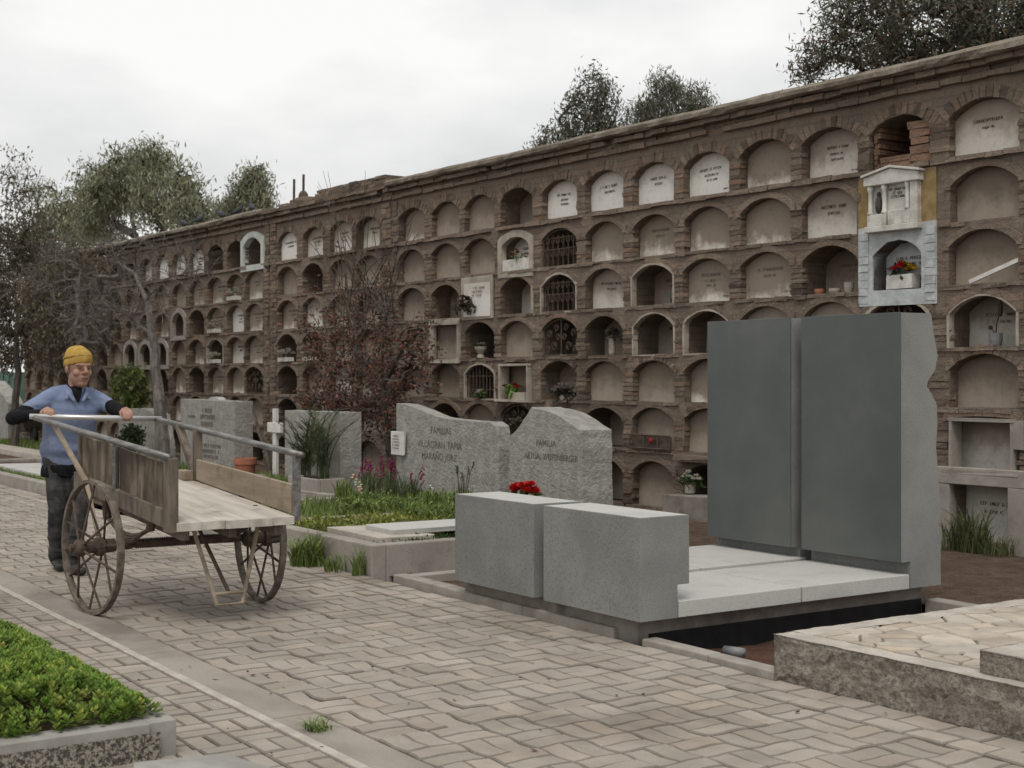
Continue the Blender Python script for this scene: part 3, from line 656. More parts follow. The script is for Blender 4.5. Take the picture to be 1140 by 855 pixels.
    for (pa, pb, pr) in pil:
        z = 0.
        while z < 4.1:
            h = .075 * random.uniform(.9, 1.1); xx = pa + random.choice((0, .1))
            xk = pa
            while xk < pb - .02:
                e = min(pb, xk + random.choice((.13, .24)))
                bm_.box(xk + .003, e - .004, -pr - jit(.012), .05, z + .004, z + h - .005, brick_tint(), .006); xk = e
            z += h
    if xa < -28: pass
    bm_.box(xa, xb, .92, 1.5, -.1, 4.1)                                   # body behind the niches
    bm_.box(xa, xb, .0, .92, 4.131, 4.36); bm_.box(xa - .0, xa + .02, .0, .92, -.1, 4.13)
    bm_.box(xb - .02, xb, .002, .92, -.1, 4.13)
    bm_.build('masonry', M['wall'], top)
    led.build('string_course', M['wall'], top)
    if late.v: tag(late.build('plaque', M['p_tan'], top), kind='stuff')
    # cornice: two brick courses stepping out, then a lumpy mortar coping
    cn = MB()
    for (z0, z1, pr, l0, l1) in ((4.135, 4.19, .05, .2, .32), (4.196, 4.235, .012, .2, .3), (4.24, 4.292, .10, .11, .28)):
        xx = xa
        while xx < xb - .02:
            l = random.uniform(l0, l1); e = min(xx + l, xb)
            if random.random() > .03: cn.box(xx + .002, e - .004, -pr - jit(.012), .2, z0 + jit(.004), z1 + jit(.004), tuple(.85 + .25 * (q - .1) for q in brick_tint()), .006)
            xx = e
    if cornice == 'coped':
        prof = [(.3, 4.296), (-.14, 4.298), (-.175, 4.318), (-.178, 4.36), (-.13, 4.40), (-.02, 4.414), (.6, 4.42), (1.5, 4.40)]
        nx = int((xb - xa) / .09); vs = []
        for i in range(nx + 1):
            x = xa + (xb - xa) * i / nx
            for k, (y, z) in enumerate(prof):
                d = mnoise.noise((x * 2.2, k * .7, 2)) * .018 + mnoise.noise((x * 8, k * 1.7, 7)) * .012
                vs.append((x, y + d, z + d * .8 + .02 * mnoise.noise((x * .5, 0, 4))))
        K = len(prof); cp_ = MB(); cp_.add(vs, [(i * K + k, i * K + k + 1, (i + 1) * K + k + 1, (i + 1) * K + k) for i in range(nx) for k in range(K - 1)])
        cp_.add([vs[k] for k in range(K)], [tuple(range(K))]); cp_.add([vs[nx * K + k] for k in range(K)], [tuple(range(K - 1, -1, -1))])
        cp_.build('coping', M['coping'], top)
    else:
        for q, (z0, z1, pr) in enumerate(((4.297, 4.35, .13), (4.354, 4.405, .10), (4.41, 4.462, .06), (4.466, 4.51, .05))):
            xx = xa
            while xx < xb - .02:
                l = random.uniform(.2, .34); e = min(xx + l, xb); p_ = (xx - xa) / (xb - xa)
                keep = q < 2 or (q == 2 and (p_ > .36 or .17 < p_ < .3)) or (q == 3 and p_ > .42 and p_ < .93)
                if q == 1 and p_ < .08: keep = False
                if keep: cn.box(xx + .002, e - .004, -pr - jit(.02), .7, z0 + jit(.004), z1 + jit(.005), brick_tint(), .008)
                xx = e
    cn.build('cornice', M['wall'], top, smooth=False)
    return top
near = wall_section('near stretch of brown brick niche wall with rounded coping, behind the grey slab monument', [.88, -.02, -.95, -1.78, -2.65, -3.52, -4.38, -5.26, -6.13, -7.03, -7.87, -8.71, -9.61], -10.09, 1.33, {(r, c + 1): k for (r, c), k in SPEC.items()}, [(-10.08, -9.98, .012)], 21)
mid = wall_section('middle stretch of brown brick niche wall with crumbling brick top behind the red-leaved tree', [-10.85, -11.72, -12.66, -13.56], -14.2, -10.095, SPECM, [(-10.42, -10.15, .016), (-14.15, -13.95, .03)], 22, 'broken')
farw = wall_section('far left stretch of brown brick niche wall with pigeons on its coping', [-14.84, -15.62] + [-16.49 - .868 * k for k in range(14)], -28.3, -14.205, SPECL, [(-14.40, -14.22, .025)], 23, 'coped', far=3)

# ------------------------------------------------------------------ grey granite monument
def rough_panel(mb, origin, du, dv, nu, nv, amp, seed=0, freq=6., tint=(1, 1, 1), edge=True):
    """hewn face: grid spanned by du,dv, displaced along its normal"""
    o, du, dv = Vector(origin), Vector(du), Vector(dv); nrm = du.cross(dv).normalized(); vs = []
    for j in range(nv + 1):
        for i in range(nu + 1):
            p = o + du * i / nu + dv * j / nv; q = p * freq
            d = amp * (mnoise.noise(q + Vector((seed, 0, 0))) + .6 * mnoise.noise(q * 2.7) + .35 * mnoise.noise(q * 6))
            if edge and (i in (0, nu) or j in (0, nv)): d = min(d, 0) * .5 - amp * .1
            vs.append(p + nrm * d)
    mb.add(vs, [(j * (nu + 1) + i, j * (nu + 1) + i + 1, (j + 1) * (nu + 1) + i + 1, (j + 1) * (nu + 1) + i) for j in range(nv) for i in range(nu)], tint)
MX = -7.09
mon = thing('monument', 'modern grey granite tomb of two tall dark slabs, two low blocks and pale floor', 'monument', (MX, 6.2, 0))
def mpart(mb, name, m, **k): return mb.build(name, m, mon, m=Matrix.Translation((-MX, -6.2, 0)), **k)
b_ = MB(); b_.box(-8.10, -6.225, 5.02, 7.46, -.09, .132); mpart(b_, 'concrete_base', M['concrete_dark'], bevel=.006)
b_ = MB(); b_.box(-6.2245, -6.217, 5.10, 7.44, -.12, .035); mpart(b_, 'waterproof_liner', M['black'])
for u0, u1 in ((-8.08, -7.142), (-7.035, -6.09)):
    b_ = MB(); prof = [(4.93, .134), (5.205, .134), (5.205, .325), (5.292, .325), (5.292, .719), (4.93, .719)]
    b_.add([(u0, y, z) for y, z in prof] + [(u1, y, z) for y, z in prof], [(0, 1, 2, 3, 4, 5), (11, 10, 9, 8, 7, 6)] + [(i, i + 6, (i + 1) % 6 + 6, (i + 1) % 6) for i in range(6)])
    b_.add([(u0 + .004, 4.934, .7205), (u1 - .004, 4.934, .7205), (u1 - .004, 5.288, .7205), (u0 + .004, 5.288, .7205)], [(0, 1, 2, 3)])
    bo = mpart(b_, 'front_block', M['granite'], bevel=.003); bo.data.materials.append(M['granite_top']); bo.data.polygons[8].material_index = 1
for i, (u0, u1) in enumerate(((-7.96, -7.012), (-6.975, -6.092))):
    for v0, v1 in ((5.215, 6.191), (6.205, 7.175)):
        dz = .012 if i == 0 else 0
        b_ = MB(); b_.box(u0, u1, v0, v1, .135, .229 + dz); mpart(b_, 'floor_slab', M['granite_top'], bevel=.004)
def slab(u0, u1, seed):
    rr = random.Random(seed); zz = [.137, .18, .22, .26, .311] + [.311 + (1.932 - .311) * k / 64 for k in range(1, 65)]; nz = len(zz) - 1
    BZ = [.137, .4, .49, .53, .57, .64, .72, .9, 1.05, 1.2, 1.33, 1.40, 1.45, 1.49, 1.56, 1.65, 1.8, 1.93]
    BV = [7.487, 7.49, 7.485, 7.445, 7.48, 7.492, 7.475, 7.46, 7.442, 7.455, 7.452, 7.40, 7.352, 7.36, 7.435, 7.458, 7.42, 7.392]
    back = [float(np.interp(z if seed == 5 else (z * .93 + .06), BZ, BV)) + .007 * mnoise.noise((z * 24, seed, 0)) for z in zz]
    mb = MB(); fr = [7.19 if z < .312 else 7.101 for z in zz]
    nu = 12
    # hewn back
    grid = [(u0 + (u1 - u0) * i / nu, back[k] + (.02 * mnoise.noise((i * .9, zz[k] * 7, seed)) if 0 < i < nu else 0), zz[k]) for k in range(nz + 1) for i in range(nu + 1)]
    mb.add(grid, [(k * (nu + 1) + i + 1, k * (nu + 1) + i, (k + 1) * (nu + 1) + i, (k + 1) * (nu + 1) + i + 1) for k in range(nz) for i in range(nu)])
    for u, fl in ((u0, 1), (u1, 0)):
        for k in range(nz):
            f0 = 7.19 if zz[k + 1] <= .312 else 7.101
            q = [(u, f0, zz[k]), (u, back[k], zz[k]), (u, back[k + 1], zz[k + 1]), (u, f0, zz[k + 1])]
            mb.add(q, [(3, 2, 1, 0) if fl else (0, 1, 2, 3)])
    zt = next(z for z in zz if z > .25)
    k0 = max(k for k in range(nz + 1) if zz[k] <= .312)
    mb.add([(u0, 7.19, .137), (u1, 7.19, .137), (u1, 7.19, zz[k0]), (u0, 7.19, zz[k0])], [(0, 1, 2, 3)])
    mb.add([(u0, 7.101, zz[k0]), (u1, 7.101, zz[k0]), (u1, 7.19, zz[k0]), (u0, 7.19, zz[k0])], [(3, 2, 1, 0)])
    mb.add([(u0, 7.101, 1.932), (u1, 7.101, 1.932)] + [(u0 + (u1 - u0) * (nu - i) / nu, grid[nz * (nu + 1) + nu - i][1], 1.932) for i in range(nu + 1)], [tuple(range(nu + 3))])
    s = mpart(mb, 'standing_slab', M['granite'])
    f = MB(); f.box(u0 - .002, u1 + .001, 7.092, 7.1008, zz[k0] - .001, 1.934); fo = f.build('polished_face', M['polished'], s, m=Matrix.Translation((-MX, -6.2, 0)), bevel=.002)
slab(-7.952, -7.082, 1); slab(-6.975, -6.097, 5)

# thin kerb of the plot and the loose pipe end in its bare soil
kb = MB()
x = -9.05
for e in (-8.3, -7.35, -6.4): kb.box(x, e - .006, 4.985, 5.10 if x < -8.9 or True else 5.1, -.06, .052 + jit(.004)); x = e
kb.box(-6.15, -5.6, 4.99, 5.095, -.06, .03); kb.box(-5.594, -5.082, 4.99, 5.095, -.06, .028); kb.box(-9.05, -8.93, 5.106, 6.3, -.06, .05)
tag(kb.build('plot_kerb', M['concrete'], bevel=.008), 'thin low concrete kerb edging the paving in front of the grey monument', 'kerb')
kb = MB(); kb.box(-6.19, -5.09, 7.44, 7.56, -.1, .03, jit=.006)
tag(kb.build('plot_kerb', M['concrete'], bevel=.008), 'short concrete kerb behind the soil pit right of the tall slabs', 'kerb')
pp = MB(); pp.tube([(-5.93, 5.42, -.05), (-5.80, 5.44, -.045)], .03, 10); tag(pp.build('pipe_end', M['plastic'], smooth=True), 'grey pipe end lying in the reddish soil pit beside the monument', 'pipe')

# ------------------------------------------------------------------ raised stone plot at the right
rp = thing('raised_plot', 'raised grave plot with rough hewn kerb and crazy paved top at right', 'grave plot', (-3.6, 6, 0))
RM = Matrix.Translation((3.6, -6, 0))
mb = MB(); zt = .222
rough_panel(mb, (-5.078, 4.972, -.02), (3.6, 0, 0), (0, 0, zt + .02), 150, 12, .016, 3, 9)
rough_panel(mb, (-5.078, 8.5, -.02), (0, -3.53, 0), (0, 0, zt + .02), 120, 10, .012, 8, 9)
mb.box(-5.07, -1.48, 5.0, 8.5, -.05, .2)
mb.build('kerb', M['chiselled'], rp, m=RM)
mb = MB(); rough_panel(mb, (-5.082, 4.968, zt), (3.6, 0, 0), (0, .135, 0), 120, 4, .003, 1, 9, edge=False); rough_panel(mb, (-5.082, 5.103, zt), (.135, 0, 0), (0, 3.4, 0), 4, 110, .003, 2, 9, edge=False)
mb.box(-5.078, -1.5, 5.05, 8.48, .15, zt - .012); mb.build('kerb_top', M['kerbtop'], rp, m=RM, smooth=True)
# crazy paving: voronoi-like plates
def crazy(x0, x1, y0, y1, z, n, seed):
    rr = random.Random(seed); pts = [(rr.uniform(x0 - .1, x1 + .1), rr.uniform(y0 - .1, y1 + .1)) for _ in range(n)]
    for _ in range(2):   # spread the sites a little
        q = []
        for i, p in enumerate(pts):
            d = sorted(((p[0] - o[0]) ** 2 + (p[1] - o[1]) ** 2, j) for j, o in enumerate(pts) if j != i)[0]; o = pts[d[1]]; l = math.sqrt(d[0]) + 1e-6
            k = .06 / l if l < .2 else 0; q.append((p[0] + (p[0] - o[0]) * k * .5, p[1] + (p[1] - o[1]) * k * .5))
        pts = q
    mb = MB()
    for i, p in enumerate(pts):
        poly = [Vector((x0, y0)), Vector((x1, y0)), Vector((x1, y1)), Vector((x0, y1))]
        for j, o in enumerate(pts):
            if i == j: continue
            a = Vector(p); b = Vector(o)
            if (a - b).length > 1.3: continue
            d = (b - a).normalized(); mid_ = (a + b) / 2 - d * .006; out = []
            for k in range(len(poly)):
                A, B = poly[k], poly[(k + 1) % len(poly)]; sa, sb = (A - mid_).dot(d), (B - mid_).dot(d)
                if sa <= 0: out.append(A)
                if sa * sb < 0: out.append(A + (B - A) * sa / (sa - sb))
            poly = out
            if len(poly) < 3: break
        if len(poly) < 3: continue
        c = sum(poly, Vector((0, 0))) / len(poly); h = z + rr.uniform(-.003, .004); tx, ty = rr.gauss(0, .006), rr.gauss(0, .006)
        fine = []
        for k in range(len(poly)):
            A, B = poly[k], poly[(k + 1) % len(poly)]
            for s in range(4):
                P = A + (B - A) * s / 4; fine.append(P + Vector((mnoise.noise((P.x * 22, P.y * 22, 1)), mnoise.noise((P.x * 22, P.y * 22, 8)))) * .006)
        top = [(P.x + (c.x - P.x) * .05, P.y + (c.y - P.y) * .05, h + tx * (P.x - c.x) + ty * (P.y - c.y)) for P in fine]; low = [(P.x, P.y, h - .009) for P in fine]; k = len(fine)
        b = rr.gauss(1, .09); w_ = rr.gauss(.0, .03)
        w_ = abs(w_); mb.add(top + low, [tuple(range(k))] + [(k + q, k + (q + 1) % k, (q + 1) % k, q) for q in range(k)], (b * (1 + w_), b, b * (1 - w_)))
    return mb
crazy(-4.94, -1.6, 5.11, 8.4, .224, 330, 5).build('crazy_paving', M['flagstone'], rp, m=RM)
mb = MB(); mb.box(-4.94, -1.55, 5.10, 8.45, .19, .2145); mb.build('mortar_bed', M['concrete_dark'], rp, m=RM)
mb = MB(); rough_panel(mb, (-3.90, 5.045, .226), (2.4, 0, 0), (0, 0, .10), 90, 8, .010, 4, 12); rough_panel(mb, (-3.90, 7.4, .226), (0, -2.355, 0), (0, 0, .10), 80, 8, .010, 9, 12)
mb.box(-3.893, -1.5, 5.052, 7.4, .21, .322); st = mb.build('step_block', M['chiselled'], rp, m=RM)
mb = MB(); rough_panel(mb, (-3.905, 5.04, .3235), (2.4, 0, 0), (0, 2.36, 0), 60, 60, .003, 2, 8, edge=False); mb.build('step_top', M['kerbtop'], st, m=RM, smooth=True)

# ------------------------------------------------------------------ headstones
def headstone(name, label, outline, v, thick, material, texts=(), tilt=0., texty=None, rough=.006, body_rough=True, side=None):
    """outline: (u,z) points on plane y=v, given in world units"""
    u0 = sum(p[0] for p in outline) / len(outline); t = thing(name, label, 'gravestone', (u0, v, 0))
    pts = []
    for i in range(len(outline)):
        a, b = Vector(outline[i]), Vector(outline[(i + 1) % len(outline)]); k = max(1, int((b - a).length / .06))
        for s in range(k):
            p = a + (b - a) * s / k; pts.append((p.x - u0 + rough * mnoise.noise((p.x * 9, p.y * 9, v)), p.y + rough * mnoise.noise((p.x * 9, p.y * 9, 4))))
    mb = MB(); n = len(pts); layers = [0, .35, .7, 1.]
    for L in layers:
        mb.v += [(x, L * thick + rough * .0, z + (rough * 1.2 * mnoise.noise((x * 8, L * 9, z * 8)) if 0 < L < 1 else 0)) for x, z in pts]
    mb.f = [tuple(range(n))] + [(l * n + i, (l + 1) * n + i, (l + 1) * n + (i + 1) % n, l * n + (i + 1) % n) for l in range(3) for i in range(n)] + [tuple(range(4 * n - 1, 3 * n - 1, -1))]
    mb.t = [(1, 1, 1)] * len(mb.f)
    o = mb.build('stone', material, t, bevel=.006)
    for (s, cu, z, size, spc) in texts:
        text_mesh(s, size, M['ink_stone'], 'inscription', t, Matrix.Translation((cu - u0, -.001, z)), .002, spc)
    return t
V1 = 7.45
def ol(pts, v): return [(at(x, y, v).x, at(x, y, v).z) for x, y in pts]
o1 = ol([(441, 449), (452, 450), (470, 457), (490, 465), (515, 468), (545, 470), (552, 474), (555, 500)], V1)
o1 = [(o1[0][0], -.05)] + o1 + [(o1[-1][0] + .03, -.05)]
o1.reverse()
def tx(s, px, py, v, size, sp=1.05):
    p = at(px, py, v); return (s, p.x, p.z, size, sp)
headstone('headstone', 'wide grey headstone with sweeping top lettered FAMILIAS VILLAGRAN TAPIA behind the flower bed', o1[::-1][::-1], V1, .16, M['granite_rough'],
          [tx('FAMILIAS', 491, 483, V1, .10), tx('VILLAGRAN TAPIA', 489, 499, V1, .105), tx('MARAÑO JORZ', 489, 512, V1, .10)])
V2 = 7.3
o2 = ol([(567, 486), (577, 477), (584, 466), (591, 454), (606, 456), (622, 463), (636, 472), (647, 479), (648, 500), (648, 540)], V2)
o2 = [(o2[0][0], -.05)] + o2 + [(o2[-1][0], -.05)]
o2.reverse()
headstone('headstone', 'thick rough grey headstone with peaked top standing behind the two low granite blocks', o2, V2, .34, M['granite_rough'],
          [tx('FAMILIA', 608, 497, V2, .085), tx('ARTUAL WEITENBERGER', 613, 512, V2, .078, .95)], rough=.018)
V3 = 8.15
o3 = ol([(201, 444), (261, 447)], V3); o3 = [(o3[0][0], -.1), (o3[1][0] - .0, -.1), (o3[1][0], o3[1][1]), (o3[0][0], o3[0][1])]
h3 = headstone('headstone', 'square pale grey headstone with small carved arch on top behind the cart rail', o3, V3, .30, M['granite_rough'], rough=.008)
c3 = sum(p[0] for p in o3) / 4
mb = MB(); mb.prism([(.1 + .22 * math.cos(a), o3[2][1] + .0 + .06 * math.sin(a)) for a in [math.pi * k / 10 for k in range(11)]], .12, Matrix.Translation((0, .08, 0))); mb.build('arched_crest', M['granite_top'], h3)
mb = MB(); g = random.Random(2)
for k, (cx_, py, ww, h) in enumerate(((.06, 457, .42, .06), (.06, 464, .62, .06), (.06, 472, .52, .06), (.1, 480, .5, .06), (.2, 496, .8, .05), (.2, 502, .7, .05), (.2, 508, .6, .05), (-.62, 465, .3, .04))):
    z = at(230, py, V3).z; mb = MB(); glyphs(mb, cx_ - ww / 2, cx_ + ww / 2, -.003, z - h / 2, h, g); mb.build('inscription', M['inkfaint'], h3)
V4 = 8.0
o4 = ol([(317, 457), (379, 459)], V4); o4 = [(o4[0][0], -.1), (o4[1][0], -.1), o4[1], (o4[0][0], o4[0][1])]
h4 = headstone('headstone', 'upright pale grey headstone behind the potted yucca, under the red-leaved tree', o4, V4, .30, M['granite_rough'], rough=.008)
mb = MB(); g = random.Random(5)
for k, (px, py, ww, h) in enumerate(((352, 478, .5, .06), (362, 491, .34, .08))):
    p = at(px, py, V4); c = p.x - sum(q[0] for q in o4) / 4; mb = MB(); glyphs(mb, c - ww / 2, c + ww / 2, -.003, p.z - h / 2, h, g); mb.build('inscription', M['inkfaint'], h4)
V5 = 8.3
o5 = ol([(132, 470), (140, 455), (162, 455), (176, 462), (182, 500)], V5); o5 = [(o5[0][0], -.1)] + o5 + [(o5[-1][0], -.1)]; o5.reverse()
headstone('headstone', 'low grey headstone with sloping shoulders just right of the standing man', o5, V5, .22, M['granite_rough'], rough=.012)
V6 = 9.0
o6 = ol([(-26, 430), (-12, 424), (4, 441), (9, 450), (9, 495)], V6); o6 = [(o6[0][0], -.1)] + o6 + [(o6[-1][0], -.1)]; o6.reverse()
headstone('headstone', 'rough grey standing stone at the far left edge beside the dark tree trunk', o6, V6, .4, M['granite_rough'], rough=.02)
# narrow white memorial slab between the two big headstones, and the small plate leaning on the first
p0, p1 = at(557, 493, 8.6), at(570, 552, 8.6)
mb = MB(); mb.box(p0.x, p1.x, 8.6, 8.75, p1.z - .3, p0.z, jit=.01); tag(mb.build('memorial_slab', M['paintwhite'], bevel=.01), 'narrow white slab standing in the gap between the two large headstones', 'gravestone')
p0, p1 = at(436, 480, 7.41), at(450, 507, 7.41)
pl = thing('name_plate', 'small white plate leaning against left end of the wide sweeping headstone', 'plaque', ((p0.x + p1.x) / 2, 7.40, p1.z)); ww = p1.x - p0.x; hh = p0.z - p1.z
mb = MB(); mb.box(-ww / 2, ww / 2, 0, .03, 0, hh, jit=.006); mb.build('plate', M['paintwhite'], pl, bevel=.004)
mb = MB(); g = random.Random(4)
for k in range(5): mb = MB(); glyphs(mb, -ww * .34, ww * g.uniform(.1, .34), -.006, hh * (.78 - .13 * k), .014, g); mb.build('inscription', M['inkfaint'], pl)
# post that carries the plate down to the soil
# white cross
p = at(305, 455, 8.1); cr_ = thing('grave_cross', 'white painted wooden cross standing beside the potted yucca', 'cross', (p.x, 8.1, 0))
mb = MB(); mb.box(-.055, .055, 0, .05, 0, p.z); mb.build('upright', M['paintwhite'], cr_, bevel=.006)
zc = at(305, 476, 8.1).z; mb = MB(); mb.box(-.21, .23, -.012, .04, zc - .07, zc + .07); mb.build('crossbar', M['paintwhite'], cr_, bevel=.006)

# ------------------------------------------------------------------ grave beds
def bedbox(name, label, u0, u1, v0, v1, h, kw, material, fill, hf, rough=.008):
    cx_, cy = (u0 + u1) / 2, (v0 + v1) / 2; t = thing(name, label, 'grave plot', (cx_, cy, 0)); m = Matrix.Translation((-cx_, -cy, 0))
    mb = MB()
    for (a, b, c, d) in ((u0, u1, v0, v0 + kw), (u0, u1, v1 - kw, v1), (u0, u0 + kw, v0 + kw, v1 - kw), (u1 - kw, u1, v0 + kw, v1 - kw)): mb.box(a, b, c, d, -.08, h)
    mb.build('kerb', material, t, m=m, bevel=.012)
    mb = MB(); nx, ny = max(2, int((u1 - u0 - 2 * kw) / .12)), max(2, int((v1 - v0 - 2 * kw) / .12)); vs = []
    for j in range(ny + 1):
        for i in range(nx + 1):
            x, y = u0 + kw + (u1 - u0 - 2 * kw) * i / nx, v0 + kw + (v1 - v0 - 2 * kw) * j / ny; vs.append((x, y, hf + .02 * mnoise.noise((x * 4, y * 4, 0))))
    mb.add(vs, [(j * (nx + 1) + i, j * (nx + 1) + i + 1, (j + 1) * (nx + 1) + i + 1, (j + 1) * (nx + 1) + i) for j in range(ny) for i in range(nx)]); mb.build('earth', fill, t, m=m, smooth=True)
    return t, m
bed, bmx = bedbox('grave_bed', 'concrete edged grave bed with pale lid slabs and flowers before the wide sweeping headstone', -11.6, -9.38, 4.98, 7.40, .238, .13, M['concrete'], M['soil'], .20)
mb = MB(); mb.box(-10.42, -9.50, 5.12, 5.62, .20, .272, jit=.008); mb.build('lid_slab', M['kerbtop'], bed, m=bmx, bevel=.006)
mb = MB(); mb.box(-10.10, -9.62, 5.30, 6.35, .2725, .318, jit=.006); mb.build('lid_slab', M['granite_top'], bed, m=bmx, bevel=.006)
mb = MB(); mb.box(-10.32, -10.22, 5.66, 5.80, .24, .30, jit=.01); mb.build('metal_ring', M['darkmetal'], bed, m=bmx)
bed2, bm2 = bedbox('grave_bed', 'low stone edged grave bed with green plants behind the cart', -14.4, -11.66, 5.02, 7.6, .15, .13, M['concrete'], M['soil'], .10)
bed3, bm3 = bedbox('grave_bed', 'long low kerbed grave bed with grass at left behind the man', -24.5, -17.2, 5.0, 6.6, .145, .14, M['concrete'], M['soil'], .09)
mb = MB(); mb.box(-22.6, -18.2, 5.35, 6.35, .05, .165, jit=.01); mb.build('lid_slab', M['granite_top'], bed3, m=bm3, bevel=.01)
mb = MB(); mb.ell((-20.9, 5.7, .17), (.11, .07, .04)); 
tag(mb.build('stone_lump', M['granite_rough'], smooth=True), 'small dark stone lying on the pale lid slab at far left', 'stone')
mb = MB(); mb.box(-33, -20.2, 7.0, 7.5, -.05, .10, jit=.01); tag(mb.build('kerb_wall', M['kerbtop'], bevel=.01), 'long pale low kerb crossing behind the man at left', 'kerb')
mb = MB(); mb.box(-20.0, -15.2, 7.5, 7.66, -.05, .10, jit=.01); tag(mb.build('kerb_wall', M['concrete'], bevel=.01), 'low grey kerb in front of the square headstone and its grass', 'kerb')
# foreground planter at the lower left
pln = thing('stone_planter', 'low granite planter full of bright green succulents in the lower left corner', 'planter', (-6.9, 1.3, 0)); PM_ = Matrix.Translation((6.9, -1.3, 0))
mb = MB()
mb.box(-12, -5.37, 1.86, 1.975, -.05, .142); mb.box(-5.47, -5.352, .3, 1.86, -.05, .1425); mb.box(-12, -7.5, 1.50, 1.86, -.05, .1415)
mb.build('kerb', M['plinth'], pln, m=PM_, bevel=.005)
mb = MB(); mb.box(-5.351, -5.346, .3, 1.90, -.04, .105); mb.build('aggregate_panel', M['aggregate'], pln, m=PM_)
mb = MB(); mb.box(-7.5, -5.47, .3, 1.86, 0, .11); mb.build('earth', M['soil'], pln, m=PM_)
mb = MB(); mb.add([(-5.13, 2.08, .045), (-5.20, 1.74, .045), (-4.4, 1.5, .045), (-4.4, 2.25, .045), (-5.13, 2.08, -.02), (-5.20, 1.74, -.02), (-4.4, 1.5, -.02), (-4.4, 2.25, -.02)], [(0, 1, 2, 3), (0, 4, 5, 1), (3, 7, 4, 0), (2, 6, 7, 3), (1, 5, 6, 2)])
tag(mb.build('stone_slab', M['plinth'], bevel=.006), 'pale speckled stone slab lying on the paving at bottom left', 'slab')
# green steel container at the far left
p = at(-30, 415, 10.5); q = at(21, 490, 10.5)
gc = thing('steel_container', 'dark green steel container half hidden at the far left edge', 'container', ((p.x + q.x) / 2, 10.5, 0)); hw = (q.x - p.x) / 2
mb = MB(); mb.box(-hw, hw, 0, 2.2, .05, p.z); mb.build('body', M['teal'], gc, bevel=.02)
for k in range(8):
    x = -hw + 2 * hw * (k + .5) / 8; mb = MB(); mb.box(x - .05, x + .05, -.03, -.001, .15, p.z - .1); mb.build('rib', M['teal'], gc)

# ------------------------------------------------------------------ hand cart
def zb(u): return .648 - (u + 7.95) * .070            # top of the bed, rising towards the man
CU, CV = -8.80, 3.27
cart = thing('hand_cart', 'weathered two-wheeled wooden handcart with tubular handles pushed along the paved path', 'handcart', (CU, CV, 0)); CM = Matrix.Translation((-CU, -CV, 0))
def cpart(mb, name, m, parent=None, **k): return mb.build(name, m, parent or cart, m=CM, **k)
uf, ur = -7.96, -9.86; vn, vf = 2.90, 3.70
mb = MB()
for k in range(5):
    a, b = vn + .02 + (vf - vn - .04) * k / 5, vn + .02 + (vf - vn - .04) * (k + 1) / 5
    e = jit(.012); mb.add([(u, v, zb(u) + dz) for dz in (-.05, 0) for u, v in ((ur, a + .002), (uf + .02 + e, a + .0006), (uf + .02 + e, b - .0006), (ur, b - .0006))], [(3, 2, 1, 0), (4, 5, 6, 7), (0, 1, 5, 4), (1, 2, 6, 5), (2, 3, 7, 6), (3, 0, 4, 7)])
cpart(mb, 'floor', M['wood_floor'], bevel=.0015)
mb = MB()
for v in (3.0, 3.3, 3.6): mb.bar((ur, v, zb(ur) - .085), (uf - .05, v, zb(uf) - .085), .05, .06)
cpart(mb, 'floor_bearer', M['wood_frame'])
# tubular rails, with the rear crossbar they carry
RN0, RN1 = Vector((-10.62, 2.80, 1.215)), Vector((-7.955, vn - .02, 1.036))
RF0, RF1 = Vector((-10.49, 3.70, 1.187)), Vector((-7.895, vf + .01, 1.028))
mb = MB(); mb.tube([RN0, RN1], .021, 10); cpart(mb, 'rail', M['railmetal'], smooth=True)
mb = MB(); mb.tube([RF0, RF1], .021, 10); cpart(mb, 'rail', M['railmetal'], smooth=True)
XB0, XB1 = Vector((-10.60, 2.765, 1.222)), Vector((-10.49, 3.735, 1.19))
mb = MB(); mb.tube([XB0, XB1], .021, 10); cpart(mb, 'handlebar', M['brightmetal'], smooth=True)
# near side: framed weathered boards
rail = lambda t: RN0 + (RN1 - RN0) * t
def nz(u): return RN0.z + (RN1.z - RN0.z) * (u - RN0.x) / (RN1.x - RN0.x)
for (a, b) in ((-9.72, -8.98), (-8.94, -8.06)):
    mb = MB(); nx = 6; top = [(a + (b - a) * i / nx, nz(a + (b - a) * i / nx) - .045 + jit(.006)) for i in range(nx + 1)]; bot = [(u, zb(u) + .06) for u, _ in top]
    vs = [(u, vn - .002 + .006 * math.sin(u * 4), z) for u, z in top] + [(u, vn - .002 + .006 * math.sin(u * 4), z) for u, z in bot] + [(u, vn + .016, z) for u, z in top] + [(u, vn + .016, z) for u, z in bot]
    n = nx + 1; fs = [(n + i, n + i + 1, i + 1, i) for i in range(nx)] + [(2 * n + i, 2 * n + i + 1, 3 * n + i + 1, 3 * n + i) for i in range(nx)] + [(i, i + 1, 2 * n + i + 1, 2 * n + i) for i in range(nx)] + [(3 * n + i, 3 * n + i + 1, n + i + 1, n + i) for i in range(nx)] + [(0, 2 * n, 3 * n, n), (nx, n + nx, 3 * n + nx, 2 * n + nx)]
    mb.add(vs, fs); cpart(mb, 'side_panel', M['wood_side'])
mb = MB(); mb.bar((ur, vn, zb(ur) + .012), (uf + .01, vn, zb(uf) + .012), .05, .11); cpart(mb, 'side_rail', M['wood_frame'], bevel=.004)
mb = MB(); mb.box(uf - .075, uf + .015, vn - .03, vn + .035, zb(uf) - .06, nz(uf) - .005); cpart(mb, 'corner_post', M['wood_frame'], bevel=.006)
mb = MB(); mb.tube([(-8.96, vn - .022, zb(-8.96) - .04), (-8.96, vn - .022, nz(-8.96))], .016, 8); cpart(mb, 'upright_rod', M['railmetal'])
